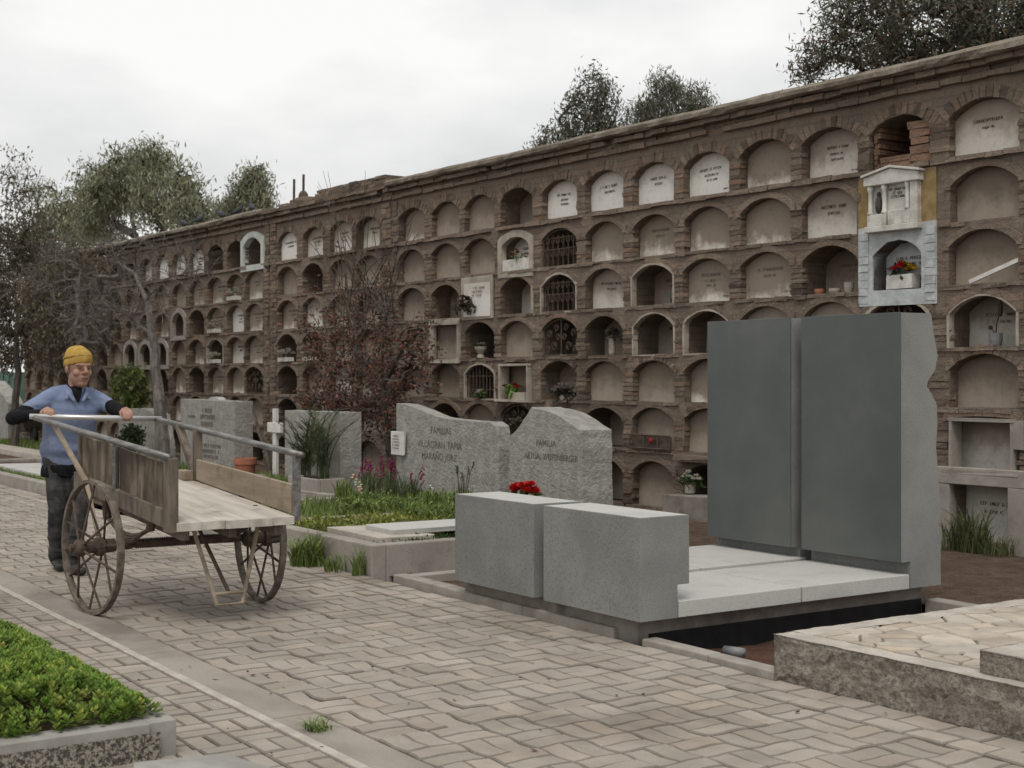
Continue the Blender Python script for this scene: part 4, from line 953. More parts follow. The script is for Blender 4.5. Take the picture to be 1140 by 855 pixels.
mb = MB(); mb.box(-9.78, -9.72, vn - .02, vn + .03, zb(-9.75) - .05, nz(-9.75) - .01); cpart(mb, 'post', M['wood_frame'], bevel=.004)
mb = MB(); mb.bar((-10.22, 2.83, nz(-10.22)), (-9.50, 2.855, .80), .03, .022); mb.bar((-9.50, 2.855, .80), (-9.12, 2.82, .47), .025, .018); cpart(mb, 'stay', M['wood_board'])
# far side: a single pale board
def fz(u): return RF0.z + (RF1.z - RF0.z) * (u - RF0.x) / (RF1.x - RF0.x)
mb = MB(); mb.add([(u, v, z) for v in (vf - .025, vf) for u, z in ((-9.60, zb(-9.6) + .01), (uf - .03, zb(uf) + .01), (uf - .03, .845), (-9.0, .893), (-9.60, .922))], [(0, 1, 2, 3, 4), (9, 8, 7, 6, 5)] + [(i, i + 5, (i + 1) % 5 + 5, (i + 1) % 5) for i in range(5)])
cpart(mb, 'side_board', M['wood_board'], bevel=.004)
mb = MB(); mb.box(uf - .02, uf + .02, vf - .02, vf + .022, zb(uf) - .03, fz(uf) + .01); cpart(mb, 'corner_post', M['railmetal'], bevel=.004)
mb = MB(); mb.box(-9.66, -9.60, vf - .03, vf + .025, zb(-9.6) - .02, fz(-9.6)); cpart(mb, 'post', M['wood_frame'], bevel=.005)
mb = MB(); mb.bar((-10.02, vf, fz(-10.02)), (-9.66, vf, zb(-9.66) + .02), .05, .04); cpart(mb, 'stay', M['wood_frame'])
mb = MB(); mb.box(-9.80, -9.64, 3.60, 3.67, zb(-9.7), zb(-9.7) + .07); cpart(mb, 'wood_block', M['wood_board'], bevel=.005)
# axle, springs, stand
mb = MB(); mb.tube([(-8.86, 2.56, .435), (-8.78, 3.90, .435)], .024, 8)
for k in range(46): mb.tube([(-8.85 + .0006 * k, 2.98 + .0145 * k, .435), (-8.85 + .0006 * k, 2.985 + .0145 * k, .435)], .033, 8)
cpart(mb, 'axle', M['darkmetal'])
for v in (2.92, 3.62):
    mb = MB()
    for k in range(4): mb.tube([(-8.82 + (.42 - .07 * k) * q, v, .50 - k * .017 + .07 * q * q) for q in (-1, -.6, -.2, .2, .6, 1)], .014, 5)
    mb.ell((-8.84, v, .45), (.055, .06, .05)); mb.tube([(-8.40, v, .57), (-8.37, v, .64), (-8.42, v, .66)], .03, 8); mb.tube([(-9.24, v, .57), (-9.27, v, .64), (-9.22, v, .7)], .03, 8)
    cpart(mb, 'leaf_spring', M['darkmetal'])
mb = MB(); su = -8.10
a0, a1, b0, b1 = Vector((su - .1, 3.12, .585)), Vector((su + .0, 3.235, .115)), Vector((su - .1, 3.55, .585)), Vector((su, 3.40, .115))
mb.tube([a0, a1, b1, b0], .014, 8); mb.tube([a1.lerp(a0, .14), b1.lerp(b0, .14)], .012, 8); cpart(mb, 'prop_stand', M['wood_board'])
mb = MB(); mb.tube([(su - .32, 3.22, .6), (su - .03, 3.32, .19)], .013, 8); cpart(mb, 'stand_brace', M['darkmetal'])
def wheel(cu, cv, yaw):
    r, tw = .43, .021; wh = MB(); n = 48; m = Matrix.Translation((cu, cv, r)) @ Matrix.Rotation(yaw, 4, 'Z')
    prof = [(r, -tw), (r, tw), (r - .022, tw), (r - .026, .008), (r - .026, -.008), (r - .022, -tw)]; vs = []
    for k in range(n):
        a = 2 * math.pi * k / n; vs += [m @ Vector((q[0] * math.cos(a), q[1], q[0] * math.sin(a))) for q in prof]
    wh.add(vs, [(k * 6 + j, k * 6 + (j + 1) % 6, ((k + 1) % n) * 6 + (j + 1) % 6, ((k + 1) % n) * 6 + j) for k in range(n) for j in range(6)])
    w_ = cpart(wh, 'wheel', M['tyre'])
    hb = MB(); hb.lathe((0, 0, 0), [(.03, -.16), (.042, -.15), (.045, -.09), (.06, -.07), (.06, -.03), (.04, -.02), (.04, .05), (.055, .06), (.055, .1), (.03, .12)], 14)
    hb.v = [tuple(m @ (Matrix.Rotation(R(90), 4, 'X') @ Vector(q))) for q in hb.v]; cpart(hb, 'hub', M['darkmetal'], w_)
    for k in range(14):
        a = 2 * math.pi * k / 14 + .1; off = -.075 if k % 2 else .07; sp = MB()
        sp.tube([m @ Vector((.04 * math.cos(a), off, .04 * math.sin(a))), m @ Vector(((r - .024) * math.cos(a + .02), 0, (r - .024) * math.sin(a + .02)))], .0085, 6); cpart(sp, 'spoke', M['darkmetal'], w_)
wheel(-8.86, 2.70, R(7)); wheel(-8.76, 3.80, R(-2))

# ------------------------------------------------------------------ the man
man = thing('person', 'man in yellow knit cap and blue polo shirt leaning on the handcart handles', 'person', (-10.95, 3.1, 0)); MM = Matrix.Translation((10.95, -3.1, 0))
V = Vector
hipL, hipR = V((-11.02, 3.255, .93)), V((-11.02, 3.075, .93))         # his left is +y
pel, chest, neck = V((-11.02, 3.165, .96)), V((-10.93, 3.175, 1.24)), V((-10.885, 3.18, 1.435))
shL, shR = V((-10.90, 3.375, 1.335)), V((-10.90, 2.975, 1.335))
haL, haR = V((-10.515, 3.475, 1.215)), V((-10.60, 2.905, 1.235))
elL, elR = V((-10.70, 3.50, 1.235)), V((-10.83, 2.70, 1.205))
kneeL, ankL = V((-10.83, 3.21, .52)), V((-10.80, 3.13, .09))
kneeR, ankR = V((-10.95, 3.07, .52)), V((-11.12, 3.11, .10))
HC = V((-10.83, 3.195, 1.585)); HY_ = R(11)
hrot = Matrix.Translation(HC) @ Matrix.Rotation(HY_, 4, 'Z') @ Matrix.Rotation(R(5), 4, 'Y')
HS = 1.17
def H(x, y, z): return hrot @ V((x * HS, y * HS, z * HS))
body = MB()
body.limb([pel, chest, neck], [.10, .11, .055]); body.limb([neck - V((0, 0, .03)), HC - V((.01, 0, .03))], [.06, .062])
for s_, h_, k_, a_ in ((shL, hipL, kneeL, ankL), (shR, hipR, kneeR, ankR)):
    body.limb([chest, s_], [.08, .06]); body.limb([pel, h_, k_, a_], [.09, .08, .05, .035])
body.limb([shL, elL, haL - V((.045, -.005, -.012))], [.05, .038, .027]); body.limb([shR, elR, haR - V((.055, .035, -.005))], [.05, .038, .027])
hr3 = hrot.to_3x3() * HS
body.ell(H(-.005, 0, .03), (.098, .078, .10), hr3, 16, 12); body.ell(H(.02, 0, -.05), (.072, .064, .075), hr3, 16, 12); body.ell(H(.045, 0, -.095), (.04, .042, .03), hr3)
body.ell(H(.076, 0, .028), (.024, .06, .013), hr3)                                 # brow
body.limb([H(.088, 0, .018), H(.108, 0, -.018)], [.011, .016]); 
for s_ in (-1, 1):
    body.ell(H(.094, s_ * .014, -.024), (.011, .01, .009), hr3); body.ell(H(.056, s_ * .04, -.028), (.028, .026, .026), hr3); body.ell(H(-.005, s_ * .08, -.005), (.018, .01, .032), hr3)
body.ell(H(.083, 0, -.055), (.014, .027, .007), hr3); body.ell(H(.08, 0, -.07), (.013, .024, .008), hr3)
def hand(wr, ha, bar, up, side):
    """palm lying on the bar, four fingers wrapped over the front, thumb below"""
    b = bar.normalized(); f = (ha - wr); f -= b * f.dot(b); f.normalize(); n = V((0, 0, 1))
    palm = ha + n * .028 - f * .028
    body.limb([wr, palm - f * .03], [.027, .026]); 
    for k in range(4):
        o = palm + b * ((k - 1.5) * .020) * side; l = (1., 1.08, 1.02, .82)[k]
        body.limb([palm - f * .035 + b * ((k - 1.5) * .014) * side, o + f * .014], [.016, .0125], 8)
        body.limb([o + f * .014, o + f * (.044 * l) - n * .010, o + f * (.052 * l) - n * (.036 * l), o + f * .034 - n * (.056 * l)], [.0112, .0105, .0098, .0085], 8)
    t0 = palm - f * .03 - b * .026 * side; body.limb([t0, t0 + f * .02 - b * .02 * side - n * .012, t0 + f * .042 - b * .014 * side - n * .038], [.014, .012, .0095], 8)
hand(haL - V((.045, -.005, -.014)), haL, XB1 - XB0, 1, 1); hand(haR - V((.055, .035, -.005)), haR, XB1 - XB0, 1, -1)
M['skin'] = mat('skin', (.33, .18, .13), (.39, .225, .165), 14, .6, .35, .1, 120, .001, stain=(.27, .15, .115), stainscale=14)
bm0 = fuse(body, .0055, 3); bm0.transform(MM); meshobj('body', bm0, M['skin'], man)
def cloth(mb, name, m, vox=.009, it=6, wr=None):
    me = fuse(mb, vox, it)
    if wr:      # creases
        nr = [Vector(q.normal) for q in me.vertices]
        for q, nq in zip(me.vertices, nr):
            p = Vector(q.co); e = V((p.x * wr[1].x, p.y * wr[1].y + p.z * 2.2, p.z * wr[1].z)); d = mnoise.noise(e) + .6 * mnoise.noise(e * 2.3) ; q.co = p + nq * (wr[0] * (d - .25))
        me.update()
    me.transform(MM); return meshobj(name, me, m, man)
M['shirt'] = mat('blue_cotton', (.165, .205, .32), (.21, .255, .375), 5, .9, .15, .7, 16, .012, stain=(.13, .155, .235), stainscale=5)
M['blackcloth'] = mat('black_knit', (.008, .008, .010), (.018, .018, .02), 20, .95, .1, .3, 60, .004)
M['trouser'] = mat('dark_grey_jeans', (.028, .028, .030), (.075, .072, .070), 7, .92, .15, .7, 18, .01, stain=(.12, .11, .105), stainscale=5)
M['knit'] = mat('yellow_knit', (.36, .225, .055), (.47, .30, .085), 30, .95, .1, .8, 110, .004, stretch=(1, 1, .25))
M['shoe'] = mat('black_leather', (.012, .011, .010), (.03, .027, .024), 9, .55, .4, .2, 60, .002)
def loft(mb, rings, n=28):
    vs = [V((cx_ + rx * math.copysign(abs(math.cos(a)) ** .8, math.cos(a)), cy + ry * math.copysign(abs(math.sin(a)) ** .8, math.sin(a)), z)) for z, cx_, cy, rx, ry in rings for a in [2 * math.pi * k / n for k in range(n)]]
    L = len(rings); mb.add(vs, [(i * n + k, i * n + (k + 1) % n, (i + 1) * n + (k + 1) % n, (i + 1) * n + k) for i in range(L - 1) for k in range(n)] + [tuple(range(n - 1, -1, -1)), tuple((L - 1) * n + k for k in range(n))])
sh = MB()
loft(sh, [(.80, -11.03, 3.17, .145, .197), (.86, -11.03, 3.17, .152, .203), (.95, -11.02, 3.17, .158, .205), (1.06, -10.99, 3.17, .158, .203), (1.17, -10.955, 3.17, .155, .208), (1.27, -10.93, 3.17, .145, .215), (1.34, -10.91, 3.17, .122, .195), (1.40, -10.90, 3.17, .092, .13), (1.43, -10.895, 3.17, .07, .08)])
sh.limb([V((-10.895, 3.22, 1.405)), V((-10.9, 3.31, 1.365)), shL, shL.lerp(elL, .62)], [.06, .075, .076, .064]); sh.limb([V((-10.895, 3.13, 1.405)), V((-10.9, 3.04, 1.365)), shR, shR.lerp(elR, .62)], [.06, .075, .076, .066])
shirt = cloth(sh, 'polo_shirt', M['shirt'], .009, 7, (.017, V((2.6, 2.2, 8))))
co = MB()
for s_ in (-1, 1):
    co.limb([H(-.05, s_ * .055, -.135), neck + V((.035, s_ * .078, -.015)), neck + V((.088, s_ * .066, -.055)), neck + V((.112, s_ * .036, -.10))], [.014, .018, .021, .013], 8)
    co.limb([neck + V((.06, s_ * .075, -.035)), neck + V((.095, s_ * .088, -.085))], [.016, .012], 8)
cloth(co, 'collar', M['shirt'], .006, 3)
un = MB(); un.limb([neck - V((.0, 0, .02)), neck + V((0, 0, .012))], [.068, .064]); un.limb([neck + V((.045, 0, -.015)), neck + V((.078, 0, -.05)), neck + V((.098, 0, -.105))], [.045, .034, .014]); cloth(un, 'undershirt', M['blackcloth'])
for e, s_, h_ in ((elL, shL, haL - V((.05, -.005, -.015))), (elR, shR, haR - V((.06, .04, -.006)))):
    sv = MB(); sv.limb([s_.lerp(e, .5), e, e.lerp(h_, .92)], [.058, .055, .038]); sv.ell(e.lerp(s_, .1), (.06, .06, .05)); cloth(sv, 'black_sleeve', M['blackcloth'])
tr = MB()
for h_, k_, a_ in ((hipL, kneeL, ankL), (hipR, kneeR, ankR)):
    tr.limb([pel - V((0, 0, .06)), h_ - V((0, 0, .06)), k_, a_ + V((0, 0, .0))], [.12, .105, .078, .066])
    r_ = random.Random(int(h_.y * 100))
    for k in range(7): p = k_.lerp(a_, .15 + .12 * k) if k > 2 else h_.lerp(k_, .55 + .15 * k); tr.ell(p + V((r_.uniform(-.01, .02), r_.uniform(-.01, .01), 0)), (.084 - .002 * k, .083 - .002 * k, .016))
cloth(tr, 'trousers', M['trouser'], .009, 4, (.010, V((4, 4, 11))))
hemb = MB()
loft(hemb, [(.735, -11.035, 3.17, .146, .196), (.76, -11.035, 3.17, .152, .203), (.80, -11.03, 3.17, .15, .2), (.84, -11.03, 3.17, .14, .19)])
cloth(hemb, 'shirt_hem', M['blackcloth'], .01, 4)
for a_, yw in ((ankL, R(12)), (ankR, R(-5))):
    f = V((math.cos(yw), math.sin(yw), 0)); b0 = V((a_.x, a_.y, .045 if a_ is ankL else .07)); s_ = MB(); dz = 0 if a_ is ankL else -.02
    s_.limb([b0 - f * .05, b0 + f * .09 + V((0, 0, dz - .003)), b0 + f * .17 + V((0, 0, dz * 1.2 - .008))], [.044, .045, .034]); s_.limb([b0 - f * .03 + V((0, 0, .03)), a_ + V((0, 0, .04))], [.045, .05]); cloth(s_, 'shoe', M['shoe'], .008, 3)
cp = MB(); cp.ell(H(-.016, 0, .070), (.102, .088, .070), hr3 @ Matrix.Rotation(R(-12), 3, 'Y'), 20, 12); cp.ell(H(-.03, .004, .088), (.088, .074, .062), hr3, 20, 12)
for k in range(60):
    a = 2 * math.pi * k / 60; cp.ell(H(-.010 + .097 * math.cos(a), .081 * math.sin(a), .040 + .024 * math.cos(a)), (.011, .011, .03), hr3, 6, 5)
kc = cloth(cp, 'knit_cap', M['knit'], .006, 5, (.004, V((12, 12, 14))))
M['knit_band'] = mat('darker_knit_stripe', (.30, .19, .06), (.40, .27, .09), 30, .95, .1, .8, 110, .004)
bd = MB()
for k in range(40):
    a = 2 * math.pi * k / 40; bd.ell(H(-.014 + .0985 * math.cos(a), .0835 * math.sin(a), .068 + .024 * math.cos(a)), (.0105, .0105, .011), hr3, 6, 5)
me = fuse(bd, .005, 3); me.transform(MM); meshobj('stripe', me, M['knit_band'], kc)
M['eye'] = mat('eye', (.05, .035, .03), (.06, .045, .035), 9, .3, .5, 0); M['hair'] = mat('grey_hair', (.12, .085, .07), (.17, .13, .11), 40, .8, .2, .3, 90, .002)
for s_ in (-1, 1):
    e = MB(); e.ell(H(.083, s_ * .032, .006), (.006, .011, .0045), hr3); e.v = [tuple(MM @ V(q)) for q in e.v]; e.build('eye', M['eye'], man, smooth=True)
    e = MB(); e.limb([H(.0915, s_ * .02, .029), H(.0855, s_ * .046, .031)], [.006, .0045], 6); e.v = [tuple(MM @ V(q)) for q in e.v]; e.build('eyebrow', M['hair'], man, smooth=True)
    e = MB(); e.ell(H(-.01, s_ * .0745, .01), (.03, .009, .03), hr3); e.v = [tuple(MM @ V(q)) for q in e.v]; e.build('hair', M['hair'], man, smooth=True)
e = MB(); e.limb([H(.0955, -.02, -.0625), H(.098, 0, -.0615), H(.0955, .02, -.0625)], [.003, .0035, .003], 6); e.v = [tuple(MM @ V(q)) for q in e.v]; e.build('mouth', M['eye'], man, smooth=True)

# ------------------------------------------------------------------ trees
def sc_at(p): return (p.x * -.8316 + p.y * .5555) / FPX              # metres per photo pixel at that depth
def pb(px, py, v, rx, ry, wgt=1.):
    p = at(px, py, v); s = sc_at(p); return (p, Vector((rx * s * .95, rx * s * .8, ry * s)), wgt)
def inblob(rr, blobs):
    tot = sum(b[2] * b[1].x * b[1].z for b in blobs); k = rr.random() * tot
    for b in blobs:
        k -= b[2] * b[1].x * b[1].z
        if k <= 0: break
    while True:
        q = Vector((rr.uniform(-1, 1), rr.uniform(-1, 1), rr.uniform(-1, 1)))
        if q.length < 1: break
    q *= (.75 + .25 * rr.random()) / max(q.length, .3) ** .35
    return b[0] + Vector((q.x * b[1].x, q.y * b[1].y, q.z * b[1].z))
def grow(trunks, blobs, ntips, seed, rtip=.006, rtrunk=.15, wob=.12, droop=0., seg=4, limb=.62):
    """branches reach from the trunk to every tip, thickening where they join"""
    rr = random.Random(seed); pos = []; par = []
    for tk in trunks:
        last = -1
        for a, b in zip(tk[:-1], tk[1:]):
            a, b = Vector(a), Vector(b); n = max(2, int((b - a).length / .25))
            if last < 0: pos.append(a); par.append(-1); last = len(pos) - 1
            for k in range(1, n + 1):
                pos.append(a + (b - a) * k / n + Vector((rr.gauss(0, 1), rr.gauss(0, 1), rr.gauss(0, .5))) * wob * .12); par.append(last); last = len(pos) - 1
    ntr = len(pos); base = pos[0]; P = np.array([tuple(p) for p in pos]); tips = []
    T = [inblob(rr, blobs) for _ in range(ntips)]; c = Vector(pos[ntr - 1]); T.sort(key=lambda q: (q - c).length)
    hgt = P[:, 2].copy(); BUF = np.zeros((ntr + ntips * (seg + 3), 3)); BUF[:ntr] = P; nb_ = ntr; rad2 = None
    lowz = np.zeros(len(BUF)); zlim = base.z + .35 * (hgt[:ntr].max() - base.z)
    for t in T:
        P = BUF[:nb_]; dd = P - np.array(t); d = np.sqrt(np.einsum('ij,ij->i', dd, dd)) + np.maximum(0, P[:, 2] - t.z) * .8 + np.where(P[:, 2] < zlim, 5., 0.)
        i = int(d.argmin()); a = Vector(pos[i]); L = (t - a).length; k = max(2, min(seg + 2, int(L / .22))); last = i
        pd = (a - Vector(pos[par[i]])).normalized() if par[i] >= 0 else Vector((0, 0, 1)); new = []
        for s in range(1, k + 1):
            f = s / k; q = a.lerp(t, f) + pd * (L * .25 * f * (1 - f)) + Vector((rr.gauss(0, 1), rr.gauss(0, 1), rr.gauss(0, 1))) * wob * L * .18 * (1 if s < k else .3) - Vector((0, 0, droop * L * f * f))
            pos.append(q); par.append(last); last = len(pos) - 1; new.append(tuple(q))
        BUF[nb_:nb_ + len(new)] = new; nb_ += len(new); tips.append((last, (pos[last] - pos[par[last]]).normalized()))
    n = len(pos); cnt = np.zeros(n)
    for i, _ in tips: cnt[i] += 1
    for i in range(n - 1, -1, -1):
        if par[i] >= 0: cnt[par[i]] += cnt[i]
    cnt = np.maximum(cnt, 1); mxc = cnt.max(); ex = math.log(rtrunk / rtip) / math.log(max(mxc, 2)); rad = rtip * cnt ** ex; rad[ntr:] = np.clip(rad[ntr:] * limb, rtip * .8, rtrunk * .34)
    zt_ = max(p.z for p in pos[:ntr]); hf = np.array([(p.z - base.z) / (zt_ - base.z + 1e-6) for p in pos[:ntr]]).clip(0, 1); rad[:ntr] *= 1 - .8 * hf ** .8
    mb = MB()
    for i in range(n):
        if par[i] < 0: continue
        a, b = pos[par[i]], pos[i]; r0, r1 = min(rad[par[i]], rad[i] * 1.35), rad[i]
        if (b - a).length < 1e-4: continue
        mb.tube([a, b], [r0, r1], 7 if r0 > .05 else (5 if r0 > .02 else 3), caps=False)
        if r0 > .03: mb.ell(b, (r1, r1, r1), None, 7, 4)
    return mb, [(pos[i], d) for i, d in tips], pos, par, rad
def leaves(spots, per, spread, ln, wd, cols, seed, droop=0., upright=0., cj=.25):
    """rhombic leaves around the twig ends: arrays of corners and colours"""
    g = np.random.default_rng(seed); S = np.array([tuple(p) for p, d in spots]); D = np.array([tuple(d) for p, d in spots]); n = len(S) * per
    c = np.repeat(S, per, 0) + g.normal(0, spread, (n, 3)).clip(-1.7 * spread, 1.7 * spread) - np.repeat(D, per, 0) * np.abs(g.normal(0, spread * 1.2, (n, 1)))
    c[:, 2] -= np.abs(g.normal(0, 1, n)) * droop
    a = g.normal(0, 1, (n, 3)); a[:, 2] += upright; a += np.repeat(D, per, 0) * .6
    if droop: a[:, 2] -= 1.6
    a /= np.linalg.norm(a, axis=1)[:, None]; b = np.cross(a, g.normal(0, 1, (n, 3))); b /= np.linalg.norm(b, axis=1)[:, None]
    l = ln * g.uniform(.6, 1.3, (n, 1)); w_ = wd * g.uniform(.6, 1.3, (n, 1))
    Q = np.stack([c - a * l / 2, c + b * w_ / 2, c + a * l / 2, c - b * w_ / 2], 1)
    cols = np.array(cols); k = g.integers(0, len(cols), len(S)); k2 = np.where(g.random(n) < .55, np.repeat(k, per), g.integers(0, len(cols), n)); C = cols[k2] * (1 + g.normal(0, cj, (n, 1))).clip(.35, 1.9)
    return Q, C
def tree(name, label, base, trunks, blobs, ntips, seed, per, spread, ln, wd, cols, rtip=.006, rtrunk=.15, droop=0., upright=0., bark='bark', wob=.12, drop=0., group=None, leafy=1., bare=None, cat='tree', twigs=None, spray=0):
    t = thing(name, label, cat, base, 0, group); m = Matrix.Translation(-Vector(base))
    mb, tips, *_ = grow(trunks, blobs, ntips, seed, rtip, rtrunk, wob, drop)
    if spray:
        rr = random.Random(seed + 1)
        for p, d in tips:
            for k in range(spray):
                e = (d * .7 + Vector((rr.gauss(0, .6), rr.gauss(0, .6), rr.gauss(-.1, .5)))).normalized() * rr.uniform(.15, .5); q = p - d * rr.uniform(0, .25); mb.tube([q, q + e * .5 + Vector((0, 0, .01)), q + e - Vector((0, 0, .04))], [rtip, rtip * .8, rtip * .5], 3, caps=False)
    if bare: 
        for tr_ in bare: mb.tube(*tr_)
    mb.build('trunk', M[bark], t, m=m)
    if per:
        rr = random.Random(seed); use = [x for x in tips if rr.random() < leafy]
        if callable(twigs): use = [x for x in use if rr.random() < twigs(x[0])]
        Q, C = leaves(use, per, spread, ln, wd, cols, seed, droop, upright); Q = Q - np.array(base)
        quads('crown', Q, C, M['leaf'], t)
    return t
def ground(px, v): p = at(px, 500, v); return Vector((p.x, v, 0))
# trees beyond the wall
OLV = [(0.126, 0.132, 0.09), (0.168, 0.168, 0.12), (0.102, 0.108, 0.074), (0.204, 0.198, 0.144), (0.132, 0.12, 0.096)]
v = 14.5; b0 = ground(655, v)
tree('olive_tree', 'thin grey-green tree above the middle of the wall, left one of the pair', b0, [[b0, at(655, 320, v), at(652, 190, v)]],
     [pb(650, 135, v, 38, 42), pb(622, 158, v, 34, 24), pb(672, 120, v, 22, 42), pb(655, 90, v, 16, 22, .5), pb(600, 160, v, 16, 10, .4), pb(676, 160, v, 26, 20)], 640, 31, 9, .085, .095, .027, OLV, .005, .13, upright=.9, group=None)
v = 15.5; b0 = ground(745, v)
tree('olive_tree', 'rounder feathery grey-green tree rising above the niche wall right of its thinner neighbour', b0, [[b0, at(745, 320, v), at(745, 180, v)]],
     [pb(742, 122, v, 42, 36), pb(712, 135, v, 24, 26), pb(775, 112, v, 24, 18), pb(740, 92, v, 22, 18, .7), pb(790, 116, v, 12, 8, .5), pb(755, 150, v, 50, 26)], 820, 32, 12, .085, .11, .018, [(.14, .145, .10), (.18, .18, .125), (.115, .12, .085), (.215, .205, .15)], .005, .14, upright=1.5)
v = 15.; b0 = ground(1060, v); DK = [(0.112, 0.121, 0.082), (0.149, 0.157, 0.101), (0.092, 0.101, 0.074), (0.186, 0.178, 0.119), (0.193, 0.127, 0.097)]
tree('large_tree', 'big dark evergreen tree overhanging the wall at the top right corner', b0, [[b0, at(1060, 250, v), at(1050, 90, v)], [at(1060, 250, v), at(1150, 80, v)]],
     [pb(1040, 30, v, 85, 55), pb(960, 35, v, 55, 45), pb(1110, 30, v, 70, 60), pb(1020, -40, v, 110, 45, .7), pb(905, 62, v, 24, 28, .7), pb(890, 85, v, 14, 12, .6), pb(1180, 10, v, 60, 70, .6), pb(1000, 75, v, 60, 30), pb(1090, 70, v, 60, 30), pb(930, 10, v, 30, 22, .6), pb(1130, 50, v, 40, 40)], 1500, 33, 14, .13, .13, .026, DK, .006, .24, upright=.3)
# feathery pepper trees far behind the left end
PP = [(0.232, 0.256, 0.152), (0.293, 0.305, 0.195), (0.195, 0.213, 0.134), (0.342, 0.336, 0.232), (0.256, 0.25, 0.171)]
v = 15.; b0 = ground(168, v)
tree('pepper_tree', 'tall feathery pepper tree with curving limbs behind the far left wall', b0, [[b0, at(168, 330, v), at(150, 262, v), at(142, 215, v)], [at(166, 300, v), at(190, 235, v)], [at(150, 262, v), at(105, 235, v)]],
     [pb(150, 180, v, 42, 24), pb(130, 205, v, 46, 26), pb(185, 215, v, 48, 26), pb(215, 230, v, 32, 20), pb(172, 172, v, 30, 20), pb(100, 205, v, 26, 30, .8), pb(205, 200, v, 26, 18, .7), pb(110, 238, v, 30, 20)], 640, 34, 26, .24, .24, .05, PP, .016, .42, droop=.32, drop=.1)
v = 17.; b0 = ground(70, v)
tree('pepper_tree', 'lower feathery pepper tree with one arching limb at the far left skyline', b0, [[b0, at(40, 330, v), at(15, 262, v), at(8, 240, v), at(18, 216, v), at(40, 208, v)], [b0, at(75, 280, v), at(80, 240, v)]],
     [pb(48, 205, v, 28, 9), pb(75, 225, v, 36, 18), pb(60, 250, v, 44, 24), pb(95, 250, v, 36, 22), pb(40, 285, v, 46, 20), pb(120, 262, v, 26, 16)], 400, 35, 24, .26, .25, .052, PP, .016, .3, droop=.4, drop=.1)
v = 15.; b0 = ground(285, v)
tree('pepper_tree', 'small feathery pepper tree showing above the wall beside the stepped brick coping', b0, [[b0, at(285, 300, v), at(282, 230, v)]],
     [pb(278, 205, v, 26, 20), pb(265, 228, v, 22, 16), pb(292, 225, v, 16, 16), pb(285, 193, v, 18, 10), pb(248, 235, v, 14, 10)], 300, 36, 24, .16, .17, .036, PP, .011, .2, droop=.2, drop=.1)
# dark tree at the left, in front of the wall's end
BR = [(0.15, 0.12, 0.084), (0.18, 0.15, 0.096), (0.126, 0.114, 0.078), (0.204, 0.168, 0.108), (0.168, 0.114, 0.09), (0.144, 0.144, 0.084)]
v = 7.6; b0 = at(17, 497, v); b0.z = 0
tree('dark_tree', 'broad brownish olive tree with stout dark trunk at the far left', b0, [[b0, at(18, 430, v), at(20, 370, v), at(15, 310, v), at(5, 240, v)], [at(20, 370, v), at(55, 320, v), at(70, 280, v)]],
     [pb(15, 300, v, 60, 60), pb(60, 335, v, 52, 46), pb(20, 250, v, 45, 40, .6), pb(85, 300, v, 40, 36, .7), pb(70, 385, v, 52, 36), pb(10, 375, v, 46, 45), pb(100, 355, v, 36, 40, .6), pb(-30, 330, v, 50, 90, .7), pb(20, 195, v, 34, 30, .25)], 1700, 37, 13, .15, .105, .034, BR, .005, .16, droop=.05, wob=.16, leafy=.95, spray=2)
# leafless tree right of the man
v = 7.2; b0 = at(184, 545, v); b0.z = 0
tree('bare_tree', 'leafless tree with dark forked trunk and fine grey twigs behind the cart', b0, [[b0, at(182, 490, v), at(177, 430, v), at(170, 370, v), at(163, 335, v), at(150, 305, v), at(125, 288, v)], [at(163, 335, v), at(185, 312, v), at(215, 302, v)], [at(184, 480, v), at(196, 445, v), at(199, 425, v)]],
     [pb(115, 300, v, 55, 40), pb(185, 290, v, 52, 34), pb(70, 300, v, 50, 50), pb(150, 335, v, 60, 34), pb(100, 350, v, 55, 40), pb(215, 300, v, 36, 26), pb(140, 270, v, 60, 26), pb(90, 400, v, 30, 30, .4)], 420, 38, 0, 0, 0, 0, [], .0045, .135, bark='bark_twig', wob=.17, drop=.06, spray=3)
# red-leaved tree in front of the wall
RD = [(0.134, 0.069, 0.058), (0.106, 0.056, 0.05), (0.168, 0.078, 0.062), (0.213, 0.09, 0.065), (0.118, 0.09, 0.076), (0.101, 0.073, 0.065), (0.258, 0.112, 0.067)]
v = 8.9; b0 = at(436, 540, v); b0.z = 0
shoots = []
g = random.Random(8)
for k in range(30):
    x = g.uniform(335, 470); a = at(g.uniform(380, 440), g.uniform(330, 400), v + g.uniform(-.4, .4)); top = at(x + g.uniform(-15, 15), g.uniform(180, 290), v + g.uniform(-.5, .5)); m1 = a.lerp(top, .5) + Vector((g.uniform(-.12, .12), 0, g.uniform(-.1, .1)))
    shoots.append(([a, a.lerp(m1, .5) + Vector((jit(.03), 0, 0)), m1, m1.lerp(top, .5) + Vector((jit(.03), 0, 0)), top], [.009, .0075, .006, .0045, .0025], 4))
